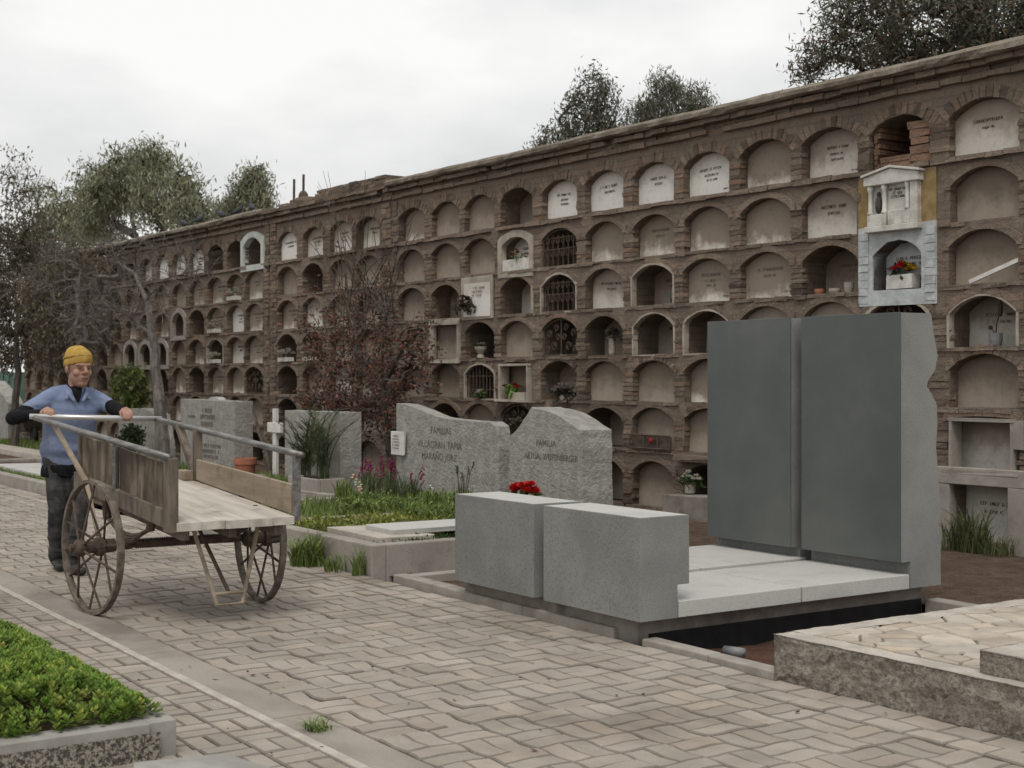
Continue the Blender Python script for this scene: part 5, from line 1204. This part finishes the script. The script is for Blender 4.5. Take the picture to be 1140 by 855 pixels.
tree('red_leaved_tree', 'bushy tree with dark red withered leaves and long bare shoots in front of the wall', b0, [[b0, at(434, 500, v), at(428, 460, v), at(425, 400, v), at(430, 350, v), at(428, 300, v)], [at(428, 460, v), at(400, 400, v), at(372, 345, v), at(345, 310, v)], [at(426, 430, v), at(455, 380, v), at(470, 330, v)]],
     [pb(405, 425, v, 68, 42, 1.1), pb(370, 405, v, 46, 46, 1.2), pb(440, 400, v, 50, 52), pb(350, 450, v, 32, 24, 1.1), pb(395, 462, v, 46, 28, 1.), pb(470, 385, v, 30, 36, .7), pb(405, 345, v, 66, 48, .8), pb(350, 350, v, 28, 40, .5), pb(388, 490, v, 32, 20, .6), pb(435, 470, v, 34, 30, 1.), pb(400, 300, v, 70, 40, .3), pb(478, 420, v, 18, 24, .6)], 1000, 39, 8, .06, .058, .032, RD, .0038, .06, wob=.25, bare=shoots, leafy=1., twigs=lambda p: .25 if p.z > at(400, 350, 8.9).z else .85)
def shrub(name, label, px, py, v, rx, ry, n, per, ln, wd, cols, seed, cat='shrub', base=None, spread=.05, rt=.02):
    p = at(px, py, v); s = sc_at(p); b = Vector((p.x, v, 0 if base is None else base))
    return tree(name, label, b, [[b, p - Vector((0, 0, ry * s * .3))]], [pb(px, py, v, rx, ry)], n, seed, per, spread, ln, wd, cols, .004, rt, cat=cat)
GR = [(0.144, 0.208, 0.056), (0.192, 0.248, 0.072), (0.112, 0.16, 0.048), (0.24, 0.256, 0.08)]
shrub('green_shrub', 'loose green shrub behind the man, in front of the far niches', 145, 432, 9.0, 27, 30, 80, 9, .15, .06, GR, 41, spread=.08)
shrub('green_shrub', 'low dark bush before the low sloping headstone, seen between the cart rails', 146, 487, 7.9, 15, 14, 60, 18, .09, .04, [(.035, .05, .02), (.05, .07, .03)], 42, spread=.06)

# ------------------------------------------------------------------ small plants
def blades(n, x0, x1, y0, y1, z, h, wd, cols, seed, lean=.5, zf=None):
    g = np.random.default_rng(seed); c = np.c_[g.uniform(x0, x1, n), g.uniform(y0, y1, n), np.full(n, z)]
    if zf is not None: c[:, 2] = [zf(a, b) for a, b in c[:, :2]]
    return _blades(c, h, wd, cols, g, lean)
def _blades(c, h, wd, cols, g, lean, segs=3):
    n = len(c); az = g.uniform(0, 2 * np.pi, n); d = np.c_[np.cos(az), np.sin(az), np.zeros(n)]; s = np.c_[-np.sin(az), np.cos(az), np.zeros(n)]
    H_ = (h * g.uniform(.55, 1.2, n))[:, None]; Ln = (lean * g.uniform(.1, 1., n))[:, None] * H_; W_ = wd * g.uniform(.7, 1.3, (n, 1)); out = []; cc = []
    cols = np.array(cols)[g.integers(0, len(cols), n)] * (1 + g.normal(0, .2, (n, 1))).clip(.4, 1.7)
    for k in range(segs):
        f0, f1 = k / segs, (k + 1) / segs
        p0 = c + d * Ln * f0 ** 2; p1 = c + d * Ln * f1 ** 2; p0 = p0 + np.array([0, 0, 1]) * H_ * (f0 - .25 * f0 ** 3 * lean); p1 = p1 + np.array([0, 0, 1]) * H_ * (f1 - .25 * f1 ** 3 * lean)
        w0, w1 = W_ * (1 - f0 ** 2 * .9) / 2, W_ * (1 - f1 ** 2 * .9) / 2
        out.append(np.stack([p0 - s * w0, p0 + s * w0, p1 + s * w1, p1 - s * w1], 1)); cc.append(cols)
    return np.concatenate(out), np.concatenate(cc)
GG = [(0.155, 0.232, 0.054), (0.202, 0.279, 0.078), (0.124, 0.186, 0.046), (0.264, 0.295, 0.109)]
def tuft(name, label, loc, r, h, n, wd, cols, seed, lean=.7, cat='grass tuft', group=None):
    t = thing(name, label, cat, loc, 0, group); g = np.random.default_rng(seed); a = g.uniform(0, 6.283, n); q = r * np.sqrt(g.random(n))
    Q, C = _blades(np.c_[q * np.cos(a), q * np.sin(a), np.zeros(n)], h, wd, cols, g, lean); quads('leaves', Q, C, M['leaf'], t); return t
def stuff(name, Q, C, m='leaf'): return tag(quads(name, Q, C, M[m]), kind='stuff')
Q, C = blades(6500, -33, -20.3, 7.52, 8.5, .04, .15, .014, GG, 1); stuff('grass', Q, C)
Q, C = blades(3400, -20.0, -16.2, 7.68, 8.12, 0, .20, .014, GG, 2); stuff('grass', Q, C)
Q, C = blades(1800, -24, -17.4, 5.15, 5.34, .09, .08, .01, GG, 3); stuff('grass', Q, C)
Q, C = blades(3000, -14.2, -11.8, 5.2, 7.3, .10, .13, .012, GG, 4); stuff('grass', Q, C)
# ground cover on the central bed
def cover(n, x0, x1, y0, y1, z, h, ln, wd, cols, seed):
    g = np.random.default_rng(seed); x = g.uniform(x0, x1, n); y = g.uniform(y0, y1, n); hh = np.array([.55 + .6 * mnoise.noise((a * 3, b * 3, seed)) for a, b in zip(x, y)]).clip(.1, 1.2)
    P_ = np.c_[x, y, z + h * hh * g.random(n) ** .6]; return leaves([(p, (0, 0, 1)) for p in P_], 3, .015, ln, wd, cols, seed, upright=.6)
YG = [(0.238, 0.28, 0.056), (0.28, 0.294, 0.07), (0.182, 0.238, 0.049), (0.308, 0.28, 0.084), (0.14, 0.196, 0.042)]
Q, C = cover(3300, -11.4, -9.5, 5.95, 7.3, .2, .13, .045, .022, YG, 5); stuff('ground_cover', Q, C)
Q, C = cover(900, -11.45, -10.45, 5.1, 5.95, .2, .11, .045, .022, YG, 6); stuff('ground_cover', Q, C)
Q, C = cover(1300, -9.63, -9.46, 5.12, 6.6, .215, .07, .03, .014, [(.05, .09, .025), (.07, .12, .035), (.09, .14, .04)], 7); stuff('ground_cover', Q, C)
Q, C = cover(500, -14.2, -11.8, 5.15, 5.6, .1, .1, .045, .022, YG, 8); stuff('ground_cover', Q, C)
Q, C = cover(2600, -12.6, -10.0, 6.3, 7.25, .2, .26, .06, .02, GG, 15); stuff('ground_cover', Q, C)
# grey-green flowering clumps in that bed
def flowerplant(label, px, v, z, h, nb, cols, seed, flowers=0, fcol=(.5, .05, .2), group=None, lean=.5, fs=.03, r=.10):
    p = at(px, 500, v); t = tuft('flowering_plant', label, (p.x, v, z), r, h, nb, .012, cols, seed, lean, 'plant', group)
    if flowers:
        g = random.Random(seed); mb = MB(); pt = MB()
        for k in range(flowers):
            a = g.uniform(0, 6.28); q = g.uniform(.02, .16); b = Vector((.03 * math.cos(a), .03 * math.sin(a), h * .3)); e = Vector((q * math.cos(a), q * math.sin(a), h * g.uniform(1.05, 1.45)))
            mb.tube([b, b.lerp(e, .6) + Vector((0, 0, .02)), e], .003, 4, (.07, .10, .035))
            for j in range(7):
                c = e - Vector((0, 0, .018 * j * fs / .03)) + Vector((g.gauss(0, fs * .35), g.gauss(0, fs * .35), 0)); pt.ell(c, (fs * .42, fs * .42, fs * .32), None, 6, 4, tuple(x * g.uniform(.6, 1.2) for x in fcol))
        mb.build('stems', M['leaf'], t); pt.build('blossoms', M['petal'], t, smooth=True)
    return t
GY = [(0.112, 0.15, 0.075), (0.15, 0.195, 0.09), (0.09, 0.128, 0.06), (0.195, 0.225, 0.12)]
flowerplant('grey-green clump with magenta flower spikes before the sweeping headstone, the leftmost', 411, 7.1, .2, .30, 110, GY, 51, 7, (.42, .045, .16))
flowerplant('tall grey-green clump with magenta spikes reaching the small white plate', 434, 7.2, .2, .33, 150, GY, 52, 6, (.42, .045, .16))
flowerplant('bushy grey-green clump with pink spikes in the middle of the flower bed', 456, 7.0, .2, .31, 220, GY, 53, 4, (.45, .06, .18))
flowerplant('clump of plain green blades at right side of the flower bed near the block', 484, 6.7, .2, .26, 160, GG, 54)
flowerplant('short green clump at left of the flower bed with a cream iris', 383, 7.0, .2, .22, 110, GG, 55, 1, (.75, .72, .5), fs=.045)
flowerplant('green leafy clump between the cream iris and the magenta spikes', 399, 6.6, .2, .2, 120, GG, 56, 1, (.75, .72, .52), fs=.035)
flowerplant('low green clump with one white flower below the sweeping headstone lettering', 473, 7.15, .2, .2, 90, GY, 57, 1, (.8, .78, .72), fs=.03)
flowerplant('thin dry seed stalks standing before right end of the sweeping headstone', 514, 7.2, .2, .34, 26, [(.12, .12, .06), (.09, .08, .05)], 58, 5, (.10, .10, .05), fs=.02, lean=.15)
flowerplant('yellowing low plant at the back right of the flower bed', 500, 7.2, .2, .2, 90, YG, 59)
# tufts in the angle between bed and path, and elsewhere
tuft('grass_tuft', 'large strappy green tuft growing against the bed kerb beside the cart wheel', (at(343, 600, 4.86).x, 4.86, 0), .14, .33, 150, .017, GG, 61, 1.1)
tuft('grass_tuft', 'thin weedy tuft against the bed kerb, middle of three', (at(376, 600, 4.92).x, 4.92, 0), .12, .16, 60, .012, GG, 62, 1.)
tuft('grass_tuft', 'narrow upright weed against the bed kerb near its corner', (at(400, 600, 4.93).x, 4.93, 0), .06, .26, 40, .012, GG, 63, .7)
tuft('grass_tuft', 'small grass tuft sprouting from the joint beside the gutter in the foreground', (-5.42, 2.62, 0), .06, .075, 60, .007, GG, 64, 2.2)
tuft('grass_tuft', 'small weed at the foot of the kerb behind the man', (-17.6, 4.93, 0), .14, .09, 50, .014, GG, 65, 1.2)
for x, y, h, n, s, lb in ((.02, -.17, .46, 150, 66, 'long grass tuft before the concrete framed bottom niche at right'), (-.2, -.15, .34, 80, 67, 'shorter grass tuft at left foot of the concrete framed niche'), (.28, -.2, .2, 70, 68, 'low weeds at right foot of the concrete framed niche')):
    tuft('grass_tuft', lb, wl(x, y, 0), .13, h, n, .011, [(.08, .11, .035), (.13, .15, .06), (.18, .17, .09)], s, .9)
# succulents in the foreground planter
g = np.random.default_rng(77); sp = []; col = []
for k in range(4200):
    x, y = g.uniform(-7.62, -5.42), g.uniform(.35, 1.93)
    edge = min(1., (1.95 - y) / .3, (-5.38 - x) / .3); hgt = .115 + .15 * max(edge, .02) ** .6 * (.85 + .35 * mnoise.noise((x * 4, y * 4, 2))) - (.03 if k % 3 == 0 else 0)
    sp.append((x, y, hgt))
V_, C_ = [], []
for (x, y, z) in sp:
    b = g.choice(4, p=[.4, .3, .22, .08]); base = np.array([(.20, .31, .055), (.16, .26, .045), (.27, .36, .07), (.38, .41, .09)][b]) * g.uniform(.75, 1.2); nl = 9; ph = g.uniform(0, 6.28); R_ = g.uniform(.028, .045); tilt = g.normal(0, .35, 2)
    for j in range(nl):
        a = ph + j * 2.4; el = .25 + .95 * j / nl; l = R_ * (1.1 - .55 * j / nl); d = np.array([math.cos(a) * math.cos(el) + tilt[0] * .3, math.sin(a) * math.cos(el) + tilt[1] * .3, math.sin(el)]); s = np.array([-math.sin(a), math.cos(a), 0]); c = np.array([x, y, z + .004 * j])
        V_.append([c, c + d * l * .6 + s * l * .36 - np.array([0, 0, .002]), c + d * l, c + d * l * .6 - s * l * .36 - np.array([0, 0, .002])]); C_.append(base * (.8 + .4 * j / nl))
suc = quads('succulents', np.array(V_), np.array(C_), M['leaf']); tag(suc, kind='stuff')
# potted yucca beside the cross
p = at(352, 545, 7.75); yu = thing('yucca_planter', 'concrete planter box holding a spiky yucca in front of upright headstone', 'planter', (p.x, 7.75, 0)); s_ = sc_at(p); hw = 37 * s_
mb = MB(); z1 = at(352, 531, 7.75).z
mb.box(-hw, hw, -.2, -.14, 0, z1); mb.box(-hw, hw, .14, .2, 0, z1); mb.box(-hw, -hw + .06, -.14, .14, 0, z1); mb.box(hw - .06, hw, -.14, .14, 0, z1); mb.build('box', M['concrete'], yu, bevel=.01)
mb = MB(); mb.box(-hw + .06, hw - .06, -.14, .14, .02, z1 - .04); mb.build('earth', M['soil'], yu)
yc = thing('yucca', 'spiky yucca with upright feathery leaves growing in the concrete planter box', 'plant', (p.x, 7.75, z1 - .04))
g = np.random.default_rng(5); Vq, Cq = [], []; stems = MB()
for k in range(40):
    ox = g.uniform(-.55, .4); az = g.uniform(0, 6.28); ln = g.uniform(.5, 1.12); le = g.uniform(.15, .8); pts = [np.array([ox, 0, 0]) + np.array([math.cos(az) * le * ln * f * f, math.sin(az) * .3 * le * ln * f * f, ln * (f - .18 * f ** 3)]) for f in np.linspace(0, 1, 11)]
    stems.tube([tuple(q) for q in pts], [.008 - .0006 * i for i in range(11)], 4, (.07, .08, .035)); base = np.array([(.07, .10, .045), (.09, .12, .05), (.05, .07, .035), (.15, .14, .05)][g.choice(4, p=[.4, .3, .2, .1])])
    for i in range(2, 11):
        for sd_ in (-1, 1):
            for q in range(2):
                c = pts[i] + (pts[i] - pts[i - 1]) * g.uniform(-.5, .5); d = (pts[i] - pts[i - 1]); d = d / np.linalg.norm(d); o = np.array([math.cos(az + 1.57), math.sin(az + 1.57), .1]) * sd_; dd = d * .8 + o * .7 + g.normal(0, .12, 3); dd /= np.linalg.norm(dd); l = .20 * (1.1 - .06 * i); w_ = np.cross(dd, [0, 1, 0]) * .007
                Vq.append([c - w_, c + w_, c + dd * l + w_ * .2, c + dd * l - w_ * .2]); Cq.append(base * g.uniform(.7, 1.3))
stems.build('stalks', M['leaf'], yc); quads('leaves', np.array(Vq), np.array(Cq), M['leaf'], yc)
p = at(273, 519, 7.9); z1 = at(273, 510, 7.9).z
pt = thing('flower_pot', 'terracotta pot standing between the square headstone and the white cross', 'pot', (p.x, 7.9, 0))
mb = MB(); mb.lathe((0, 0, 0), [(.11, 0), (.15, z1 - .09), (.165, z1 - .085), (.165, z1), (.145, z1), (.14, z1 - .04)], 18); mb.build('pot', M['terracotta'], pt, smooth=False); mb = MB(); mb.lathe((0, 0, 0), [(.13, z1 - .06), (.138, z1 - .03)], 16); mb.build('earth', M['soil'], pt)
mb = MB(); q = [at(281, 452, 8.35), at(287, 478, 8.3), at(296, 500, 8.25), at(303, 525, 8.2)]; q[-1].z = 0; mb.tube(q, [.02, .03, .035, .045], 6); tag(mb.build('fallen_branch', M['bark']), 'dark leaning branch propped between terracotta pot and white cross', 'branch')

# ------------------------------------------------------------------ flowers, vases and small things in the niches
def XC(c): return [-.02, -.95, -1.78, -2.65, -3.52, -4.38, -5.26, -6.13, -7.03, -7.87, -8.71, -9.61, -10.85, -11.72, -12.66, -13.56, -14.84, -15.62, -16.49, -17.36, -18.22][c]
def bouquet(name, label, loc, n, r, cols, green=(.08, .13, .04), vase=None, h=.0, seed=1, fs=.03, gn=40, cat='flowers', group=None, droop=0):
    t = thing(name, label, cat, loc, 0, group); g = random.Random(seed); mb = MB()
    if vase:
        kind, vr, vh, vm = vase; v_ = MB()
        if kind == 'box': v_.box(-vr, vr, -.06, .06, 0, vh, jit=.003)
        elif kind == 'urn': v_.lathe((0, 0, 0), [(vr * .6, 0), (vr * .55, vh * .15), (vr * .4, vh * .3), (vr * .9, vh * .75), (vr, vh), (vr * .8, vh)], 12)
        else: v_.lathe((0, 0, 0), [(vr * .8, 0), (vr, vh * .1), (vr, vh * .8), (vr * .75, vh * .9), (vr * .8, vh), (vr * .6, vh)], 12)
        v_.build('vase', vm, t, bevel=.004 if kind == 'box' else 0)
        h = vh
    for k in range(n):
        a, q = g.uniform(0, 6.28), r * math.sqrt(g.random()); c = Vector((q * math.cos(a), q * math.sin(a) * .6, h + r * .25 + r * .6 * g.random() * (1 - (q / r) ** 2) - droop * q)); col = cols[int(len(cols) * (.5 + .49 * math.cos(a)))] if len(cols) > 1 else cols[0]
        for j in range(9):
            b = j * 2.4; e = .2 + .13 * j; d = Vector((math.cos(b) * math.cos(e), math.sin(b) * math.cos(e), math.sin(e))); s_ = Vector((-math.sin(b), math.cos(b), 0)); L = fs * (1.1 - .05 * j); cc = tuple(x * g.uniform(.7, 1.15) for x in col)
            mb.add([c, c + d * L * .6 + s_ * L * .45, c + d * L, c + d * L * .6 - s_ * L * .45], [(0, 1, 2, 3)], cc)
    mb.build('blossoms', M['petal'], t)
    if gn:
        gg = np.random.default_rng(seed); S = [(Vector((g.gauss(0, r * .5), g.gauss(0, r * .3), h + r * .2 + g.gauss(0, r * .22) - droop * r * .5)), Vector((0, 0, 1))) for _ in range(gn)]
        Q, C = leaves(S, 2, r * .15, fs * 1.8, fs * .7, [green, tuple(x * .7 for x in green)], seed); quads('foliage', Q, C, M['leaf'], t)
    return t
def pot(name, label, loc, r, h, m, cat='pot', group=None):
    mb = MB(); mb.lathe((0, 0, 0), [(r * .8, 0), (r, h * .5), (r, h), (r * .85, h), (r * .8, h * .6)], 14); o = mb.build(name, m, None, loc=loc); o.rotation_euler = (0, 0, WROT); return tag(o, label, cat, group)
RED, YEL, WHI, PNK = (.55, .015, .02), (.75, .52, .03), (.72, .70, .64), (.5, .2, .22)
bouquet('flower_box', 'white box of red, yellow and lilac flowers in the bluish painted niche', wl(-.97, .10, ZS[2] + .008), 22, .17, [(.25, .22, .42), RED, RED, YEL], vase=('box', .15, .13, M['paintwhite']), seed=2, fs=.05, gn=16)
bouquet('flower_row', 'small dried orange and dark flowers along white box in the pale framed niche', wl(-7.03, .06, ZS[1] + .15), 9, .18, [(.5, .25, .06), (.12, .05, .06), (.5, .3, .1)], seed=3, fs=.035, gn=14)
bouquet('dried_bouquet', 'drooping brown dried bouquet hanging on the white panel niche', wl(-8.05, -.12, ZS[2] + .17), 16, .17, [(.14, .075, .05), (.10, .06, .045)], green=(.10, .08, .05), seed=4, fs=.05, gn=60, droop=.6)
bouquet('bouquet', 'bouquet of red, dark and lime green flowers in the thin square frame', wl(-7.13, -.0, ZS[4] + .005), 16, .15, [(.12, .02, .03), (.16, .32, .06), (.42, .03, .035)], green=(.2, .34, .07), vase=('cyl', .04, .1, M['paintwhite']), seed=5, fs=.05)
bouquet('bouquet', 'small white and green posy held in the bar grille', wl(-7.80, -.02, ZS[4] + .04), 10, .09, [(.6, .6, .5), (.35, .45, .2)], seed=6, fs=.04)
bouquet('bouquet', 'greyish white dried flowers spilling over a ledge above the peaked headstone', wl(-5.96, -.06, ZS[4] - .03), 22, .17, [(.36, .33, .30), (.24, .20, .18)], green=(.11, .10, .07), vase=('cyl', .05, .1, M['concrete']), seed=7, fs=.06, gn=40)
bouquet('bouquet', 'tall vase of dry pale flowers inside a deep dusty niche', wl(-5.26, .13, ZS[3] + .006), 16, .11, [(.30, .27, .24), (.20, .175, .15)], green=(.12, .105, .08), vase=('cyl', .042, .24, M['frame']), seed=8, fs=.04)
bouquet('bouquet', 'white flowers with green leaves beside the left edge of the dark slabs', wl(-3.62, -.14, .26), 18, .14, [WHI, (.6, .62, .5)], vase=('cyl', .06, .12, M['concrete']), seed=9, fs=.045, gn=50)
mb = MB(); mb.box(-3.9, -3.2, -.30, -.03, -.02, .25, jit=.015); o = mb.build('niche_ledge', M['concrete_dark'], None, bevel=.01, m=WM); tag(o, 'dark crumbling masonry ledge at foot of wall beside the left slab', 'ledge')
mb = MB(); mb.box(-3.93, -3.15, -.12, .04, .585, .66, jit=.02); o = mb.build('broken_lintel', M['wall'], None, bevel=.01, m=WM); tag(o, 'broken stone lintel jutting out above white flowers beside the left slab', 'lintel')
bouquet('bouquet', 'faded flowers caught in the scroll grille between the two large headstones', wl(-7.0, -.03, ZS[5] + .22), 12, .11, [(.35, .31, .24), (.26, .22, .17)], seed=10, fs=.05, gn=20, green=(.12, .11, .07))
p = at(583, 548, 6.55)
t = bouquet('red_flowers', 'bright red artificial flowers in white vase just behind the left granite block', (p.x, 6.55, -.02), 16, .15, [RED, (.62, .03, .025)], vase=('cyl', .05, max(.2, p.z - .02), M['paintwhite']), seed=11, fs=.075, gn=14)
p = at(604, 520, 8.7); 
bouquet('withered_flowers', 'dark withered flowers in front of the narrow white slab', at(563, 503, 8.5), 10, .09, [(.10, .09, .08), (.16, .15, .13)], seed=12, fs=.045, gn=30, green=(.07, .07, .05))
bouquet('bouquet', 'yellowish plant in white sack hanging at the second grille niche', wl(-7.87, .02, ZS[3] + .005), 6, .08, [(.42, .37, .28)], vase=('urn', .09, .15, M['frame']), seed=13, fs=.03, gn=20, green=(.12, .11, .06))
# bottom row rail with a single red flower
rl = thing('small_railing', 'small low iron railing with a red flower on a niche sill', 'railing', wl(-4.38, -.06, ZS[5]), WROT); mb = MB()
for z in (.02, .17): mb.tube([(-.34, 0, z), (.34, 0, z)], .009, 5)
for x in (-.34, -.1, .14, .34): mb.tube([(x, 0, 0), (x, 0, .18)], .009, 5)
mb.box(-.33, .33, .03, .045, .0, .16); mb.build('bars', M['darkmetal'], rl); mb = MB(); mb.ell((.04, -.01, .11), (.035, .02, .03), None, 8, 6, (.5, .03, .03)); mb.build('flower', M['petal'], rl)
for i, (x, r, h, m, lb) in enumerate(((-2.0, .05, .055, 'terracotta', 'low reddish bowl left of three in the deep open niche'), (-1.80, .06, .05, 'frame', 'pale low dish in the middle of three in the deep open niche'), (-1.62, .05, .10, 'concrete', 'small grey cup right of three in the deep open niche'))):
    pot('niche_pot', lb, wl(x, .1, ZS[2] + .006), r, h, M[m])
M['bottle'] = mat('green_glass', (.03, .085, .07), (.045, .11, .09), 9, .2, .5, 0)
pot('green_jar', 'dark green glass jar at right of an upper framed deep niche', wl(-4.20, .16, ZS[2] + .005), .05, .14, M['bottle'], 'jar')
pt = pot('flower_vase', 'grey metal vase with one dry stem in pale framed niche at right', wl(.02, .12, ZS[3] + .005), .06, .12, M['plastic'], 'vase')
mb = MB(); mb.tube([(0, 0, .1), (.01, 0, .2), (.05, 0, .33)], .006, 4, (.1, .07, .05)); mb.ell((.05, 0, .33), (.022, .02, .07), None, 8, 6, (.11, .09, .06)); mb.tube([(0, 0, .1), (-.05, .01, .17)], .005, 4, (.1, .07, .05)); mb.ell((-.06, .01, .17), (.02, .02, .02), None, 8, 6, (.09, .07, .06)); mb.build('dry_stem', M['petal'], pt)
mb = MB(); mb.bar((-.13, -.04, ZS[2] + .02), (.32, .03, ZS[2] + .19), .03, .035); tag(mb.build('metal_strip', M['paintwhite'], None, m=WM), 'pale strip leaning diagonally across a dusty niche at far right', 'strip')
pot('niche_pot', 'dark round pot inside the open black niche left of the bar grilles', wl(-9.4, .15, ZS[3] + .005), .07, .12, M['concrete_dark'])
for i, (c, r, lb) in enumerate(((18, 3, 'white posy filling the arched niche left of the brick pier'), (15, 3, 'white posy in the niche just right of the brick pier'), (14, 3, 'white posy half hidden by the red-leaved tree'), (18, 2, 'pale carved flower block on a sill of the far stretch'), (17, 1, 'small pale flower box on an upper sill of the far stretch'))):
    bouquet('bouquet', lb, wl(XC(c), -.03, ZS[r] + .01), 22, .20, [(.55, .53, .48), (.45, .42, .36)], vase=('box', .2, .07, M['stonewhite']), seed=20 + i, fs=.055, gn=6, green=(.25, .24, .19))
# pigeons and rods on the coping
def pigeon(px, yaw, label, up=0.):
    x = None
    for k in range(400):     # find where the coping's top edge passes under this column
        X = -12.5 - k * .05; q = wl(X, -.02, 4.425)
        c = Vector((q.x, q.y)); d = c.dot(Vector((-.8316, .5555))); s_ = c.dot(Vector((.5555, .8316)))
        if CX + FPX * s_ / d < px: x = q; break
    b = MB(); b.ell((0, 0, .105), (.125, .06, .062), Matrix.Rotation(R(-18), 3, 'Y')); b.limb([V((.08, 0, .13)), V((.115, 0, .185))], [.04, .028]); b.ell((.125, 0, .20), (.032, .026, .028)); b.limb([V((.15, 0, .2)), V((.172, 0, .192))], [.009, .004], 6)
    b.limb([V((-.08, 0, .09)), V((-.2, 0, .06))], [.032, .018]); 
    for s_ in (-1, 1): b.limb([V((.0, s_ * .025, .06)), V((.01, s_ * .025, .0))], [.009, .006], 6)
    me = fuse(b, .009, 3); o = meshobj('pigeon', me, M['pigeon']); o.location = x + Vector((0, 0, -.012 + up)); o.rotation_euler = (0, 0, yaw); o.scale = (.85,) * 3
    return tag(o, label, 'pigeon', None)
for px, yw, lb in ((246, R(200), 'dark pigeon with pale breast standing on the far wall coping'), (266, R(20), 'pigeon crouching on the wall coping between two others'), (281, R(170), 'pigeon nearest the stepped brick coping, rightmost of the birds'), (222, R(30), 'pigeon farther left along the far wall coping'), (205, R(190), 'leftmost pigeon on the far wall coping')): pigeon(px, yw, lb)
for X, h, lb in ((-13.42, .42, 'thin dark iron rod rising from the broken coping, the left one'), (-13.08, .46, 'thin iron rod with a dark bulge at its foot, on the broken coping')):
    r_ = thing('iron_rod', lb, 'rod', wl(X, .05, 4.40)); mb = MB(); mb.tube([(0, 0, 0), (.01, 0, h)], .022, 6); mb.build('shaft', M['darkmetal'], r_)
    if h > .44: mb = MB(); mb.ell((0, 0, .09), (.09, .08, .11)); mb.build('socket', M['darkmetal'], r_, smooth=True)
# wheelbarrow parked behind the man
p = at(38, 489, 8.4); wb = thing('wheelbarrow', 'dark wheelbarrow parked beside the tree trunk behind the man', 'wheelbarrow', (p.x, 8.4, 0))
mb = MB(); mb.lathe((0, 0, 0), [(.07, -.03), (.2, -.045), (.22, -.02), (.22, .02), (.2, .045), (.07, .03)], 24); mb.v = [tuple(Matrix.Rotation(R(90), 3, 'X') @ V(q) + V((0, 0, .22))) for q in mb.v]; mb.build('wheel', M['black'], wb, smooth=True)
mb = MB(); mb.add([(-.95, -.3, .62), (.0, -.28, .66), (.0, .28, .66), (-.95, .3, .62), (-.7, -.18, .3), (-.12, -.16, .34), (-.12, .16, .34), (-.7, .18, .3)], [(7, 6, 5, 4), (0, 4, 5, 1), (1, 5, 6, 2), (2, 6, 7, 3), (3, 7, 4, 0)]); mb.build('tray', M['darkmetal'], wb)
mb = MB()
for s_ in (-1, 1): mb.tube([(.0, s_ * .08, .22), (-.7, s_ * .2, .3), (-1.4, s_ * .27, .58)], .018, 6)
mb.build('handles', M['darkmetal'], wb)
for s_ in (-1, 1): mb = MB(); mb.tube([(-.7, s_ * .2, .3), (-.78, s_ * .22, 0)], .018, 6); mb.build('leg', M['darkmetal'], wb)
# litter: dry leaves blown over the paving and the soil
g = np.random.default_rng(91); n = 240
xy = np.c_[g.uniform(-16, -3, n), np.where(g.random(n) < .6, g.uniform(2.0, 4.95, n), g.uniform(7.6, 9.6, n))]
Q, C = leaves([(Vector((a, b, .008 if b < 5 else .03)), Vector((0, 0, .01))) for a, b in xy], 1, .0, .035, .02, [(.10, .06, .035), (.14, .09, .05), (.07, .045, .03)], 92)
Q[:, :, 2] = (Q[:, :, 2] - Q[:, :, 2].mean(1, keepdims=True)) * .25 + np.array([.01 if b < 5 else .035 for b in xy[:, 1]])[:, None]; stuff('fallen_leaves', Q, C)

# repeats share a group
_n = {}
for o in sc.objects:
    if o.parent is None and o.get('label'): _n.setdefault(o.name.split('.')[0], []).append(o)
GROUPS = {'niche_wall': 'stretches of the niche wall', 'headstone': 'headstones among the graves', 'plot_kerb': 'kerbs of the monument plot', 'grave_bed': 'kerbed grave beds', 'kerb_wall': 'low kerbs at left', 'olive_tree': 'grey-green trees beyond the wall',
          'pepper_tree': 'pepper trees beyond the far wall', 'green_shrub': 'shrubs behind the cart', 'flowering_plant': 'clumps in the flower bed', 'grass_tuft': 'grass tufts along kerbs and walls', 'bouquet': 'flowers in the niches', 'niche_pot': 'pots in the niches', 'pigeon': 'pigeons on the coping', 'iron_rod': 'rods on the broken coping'}
for k, L in _n.items():
    if len(L) > 1:
        for o in L: o['group'] = GROUPS.get(k, k.replace('_', ' ') + 's')
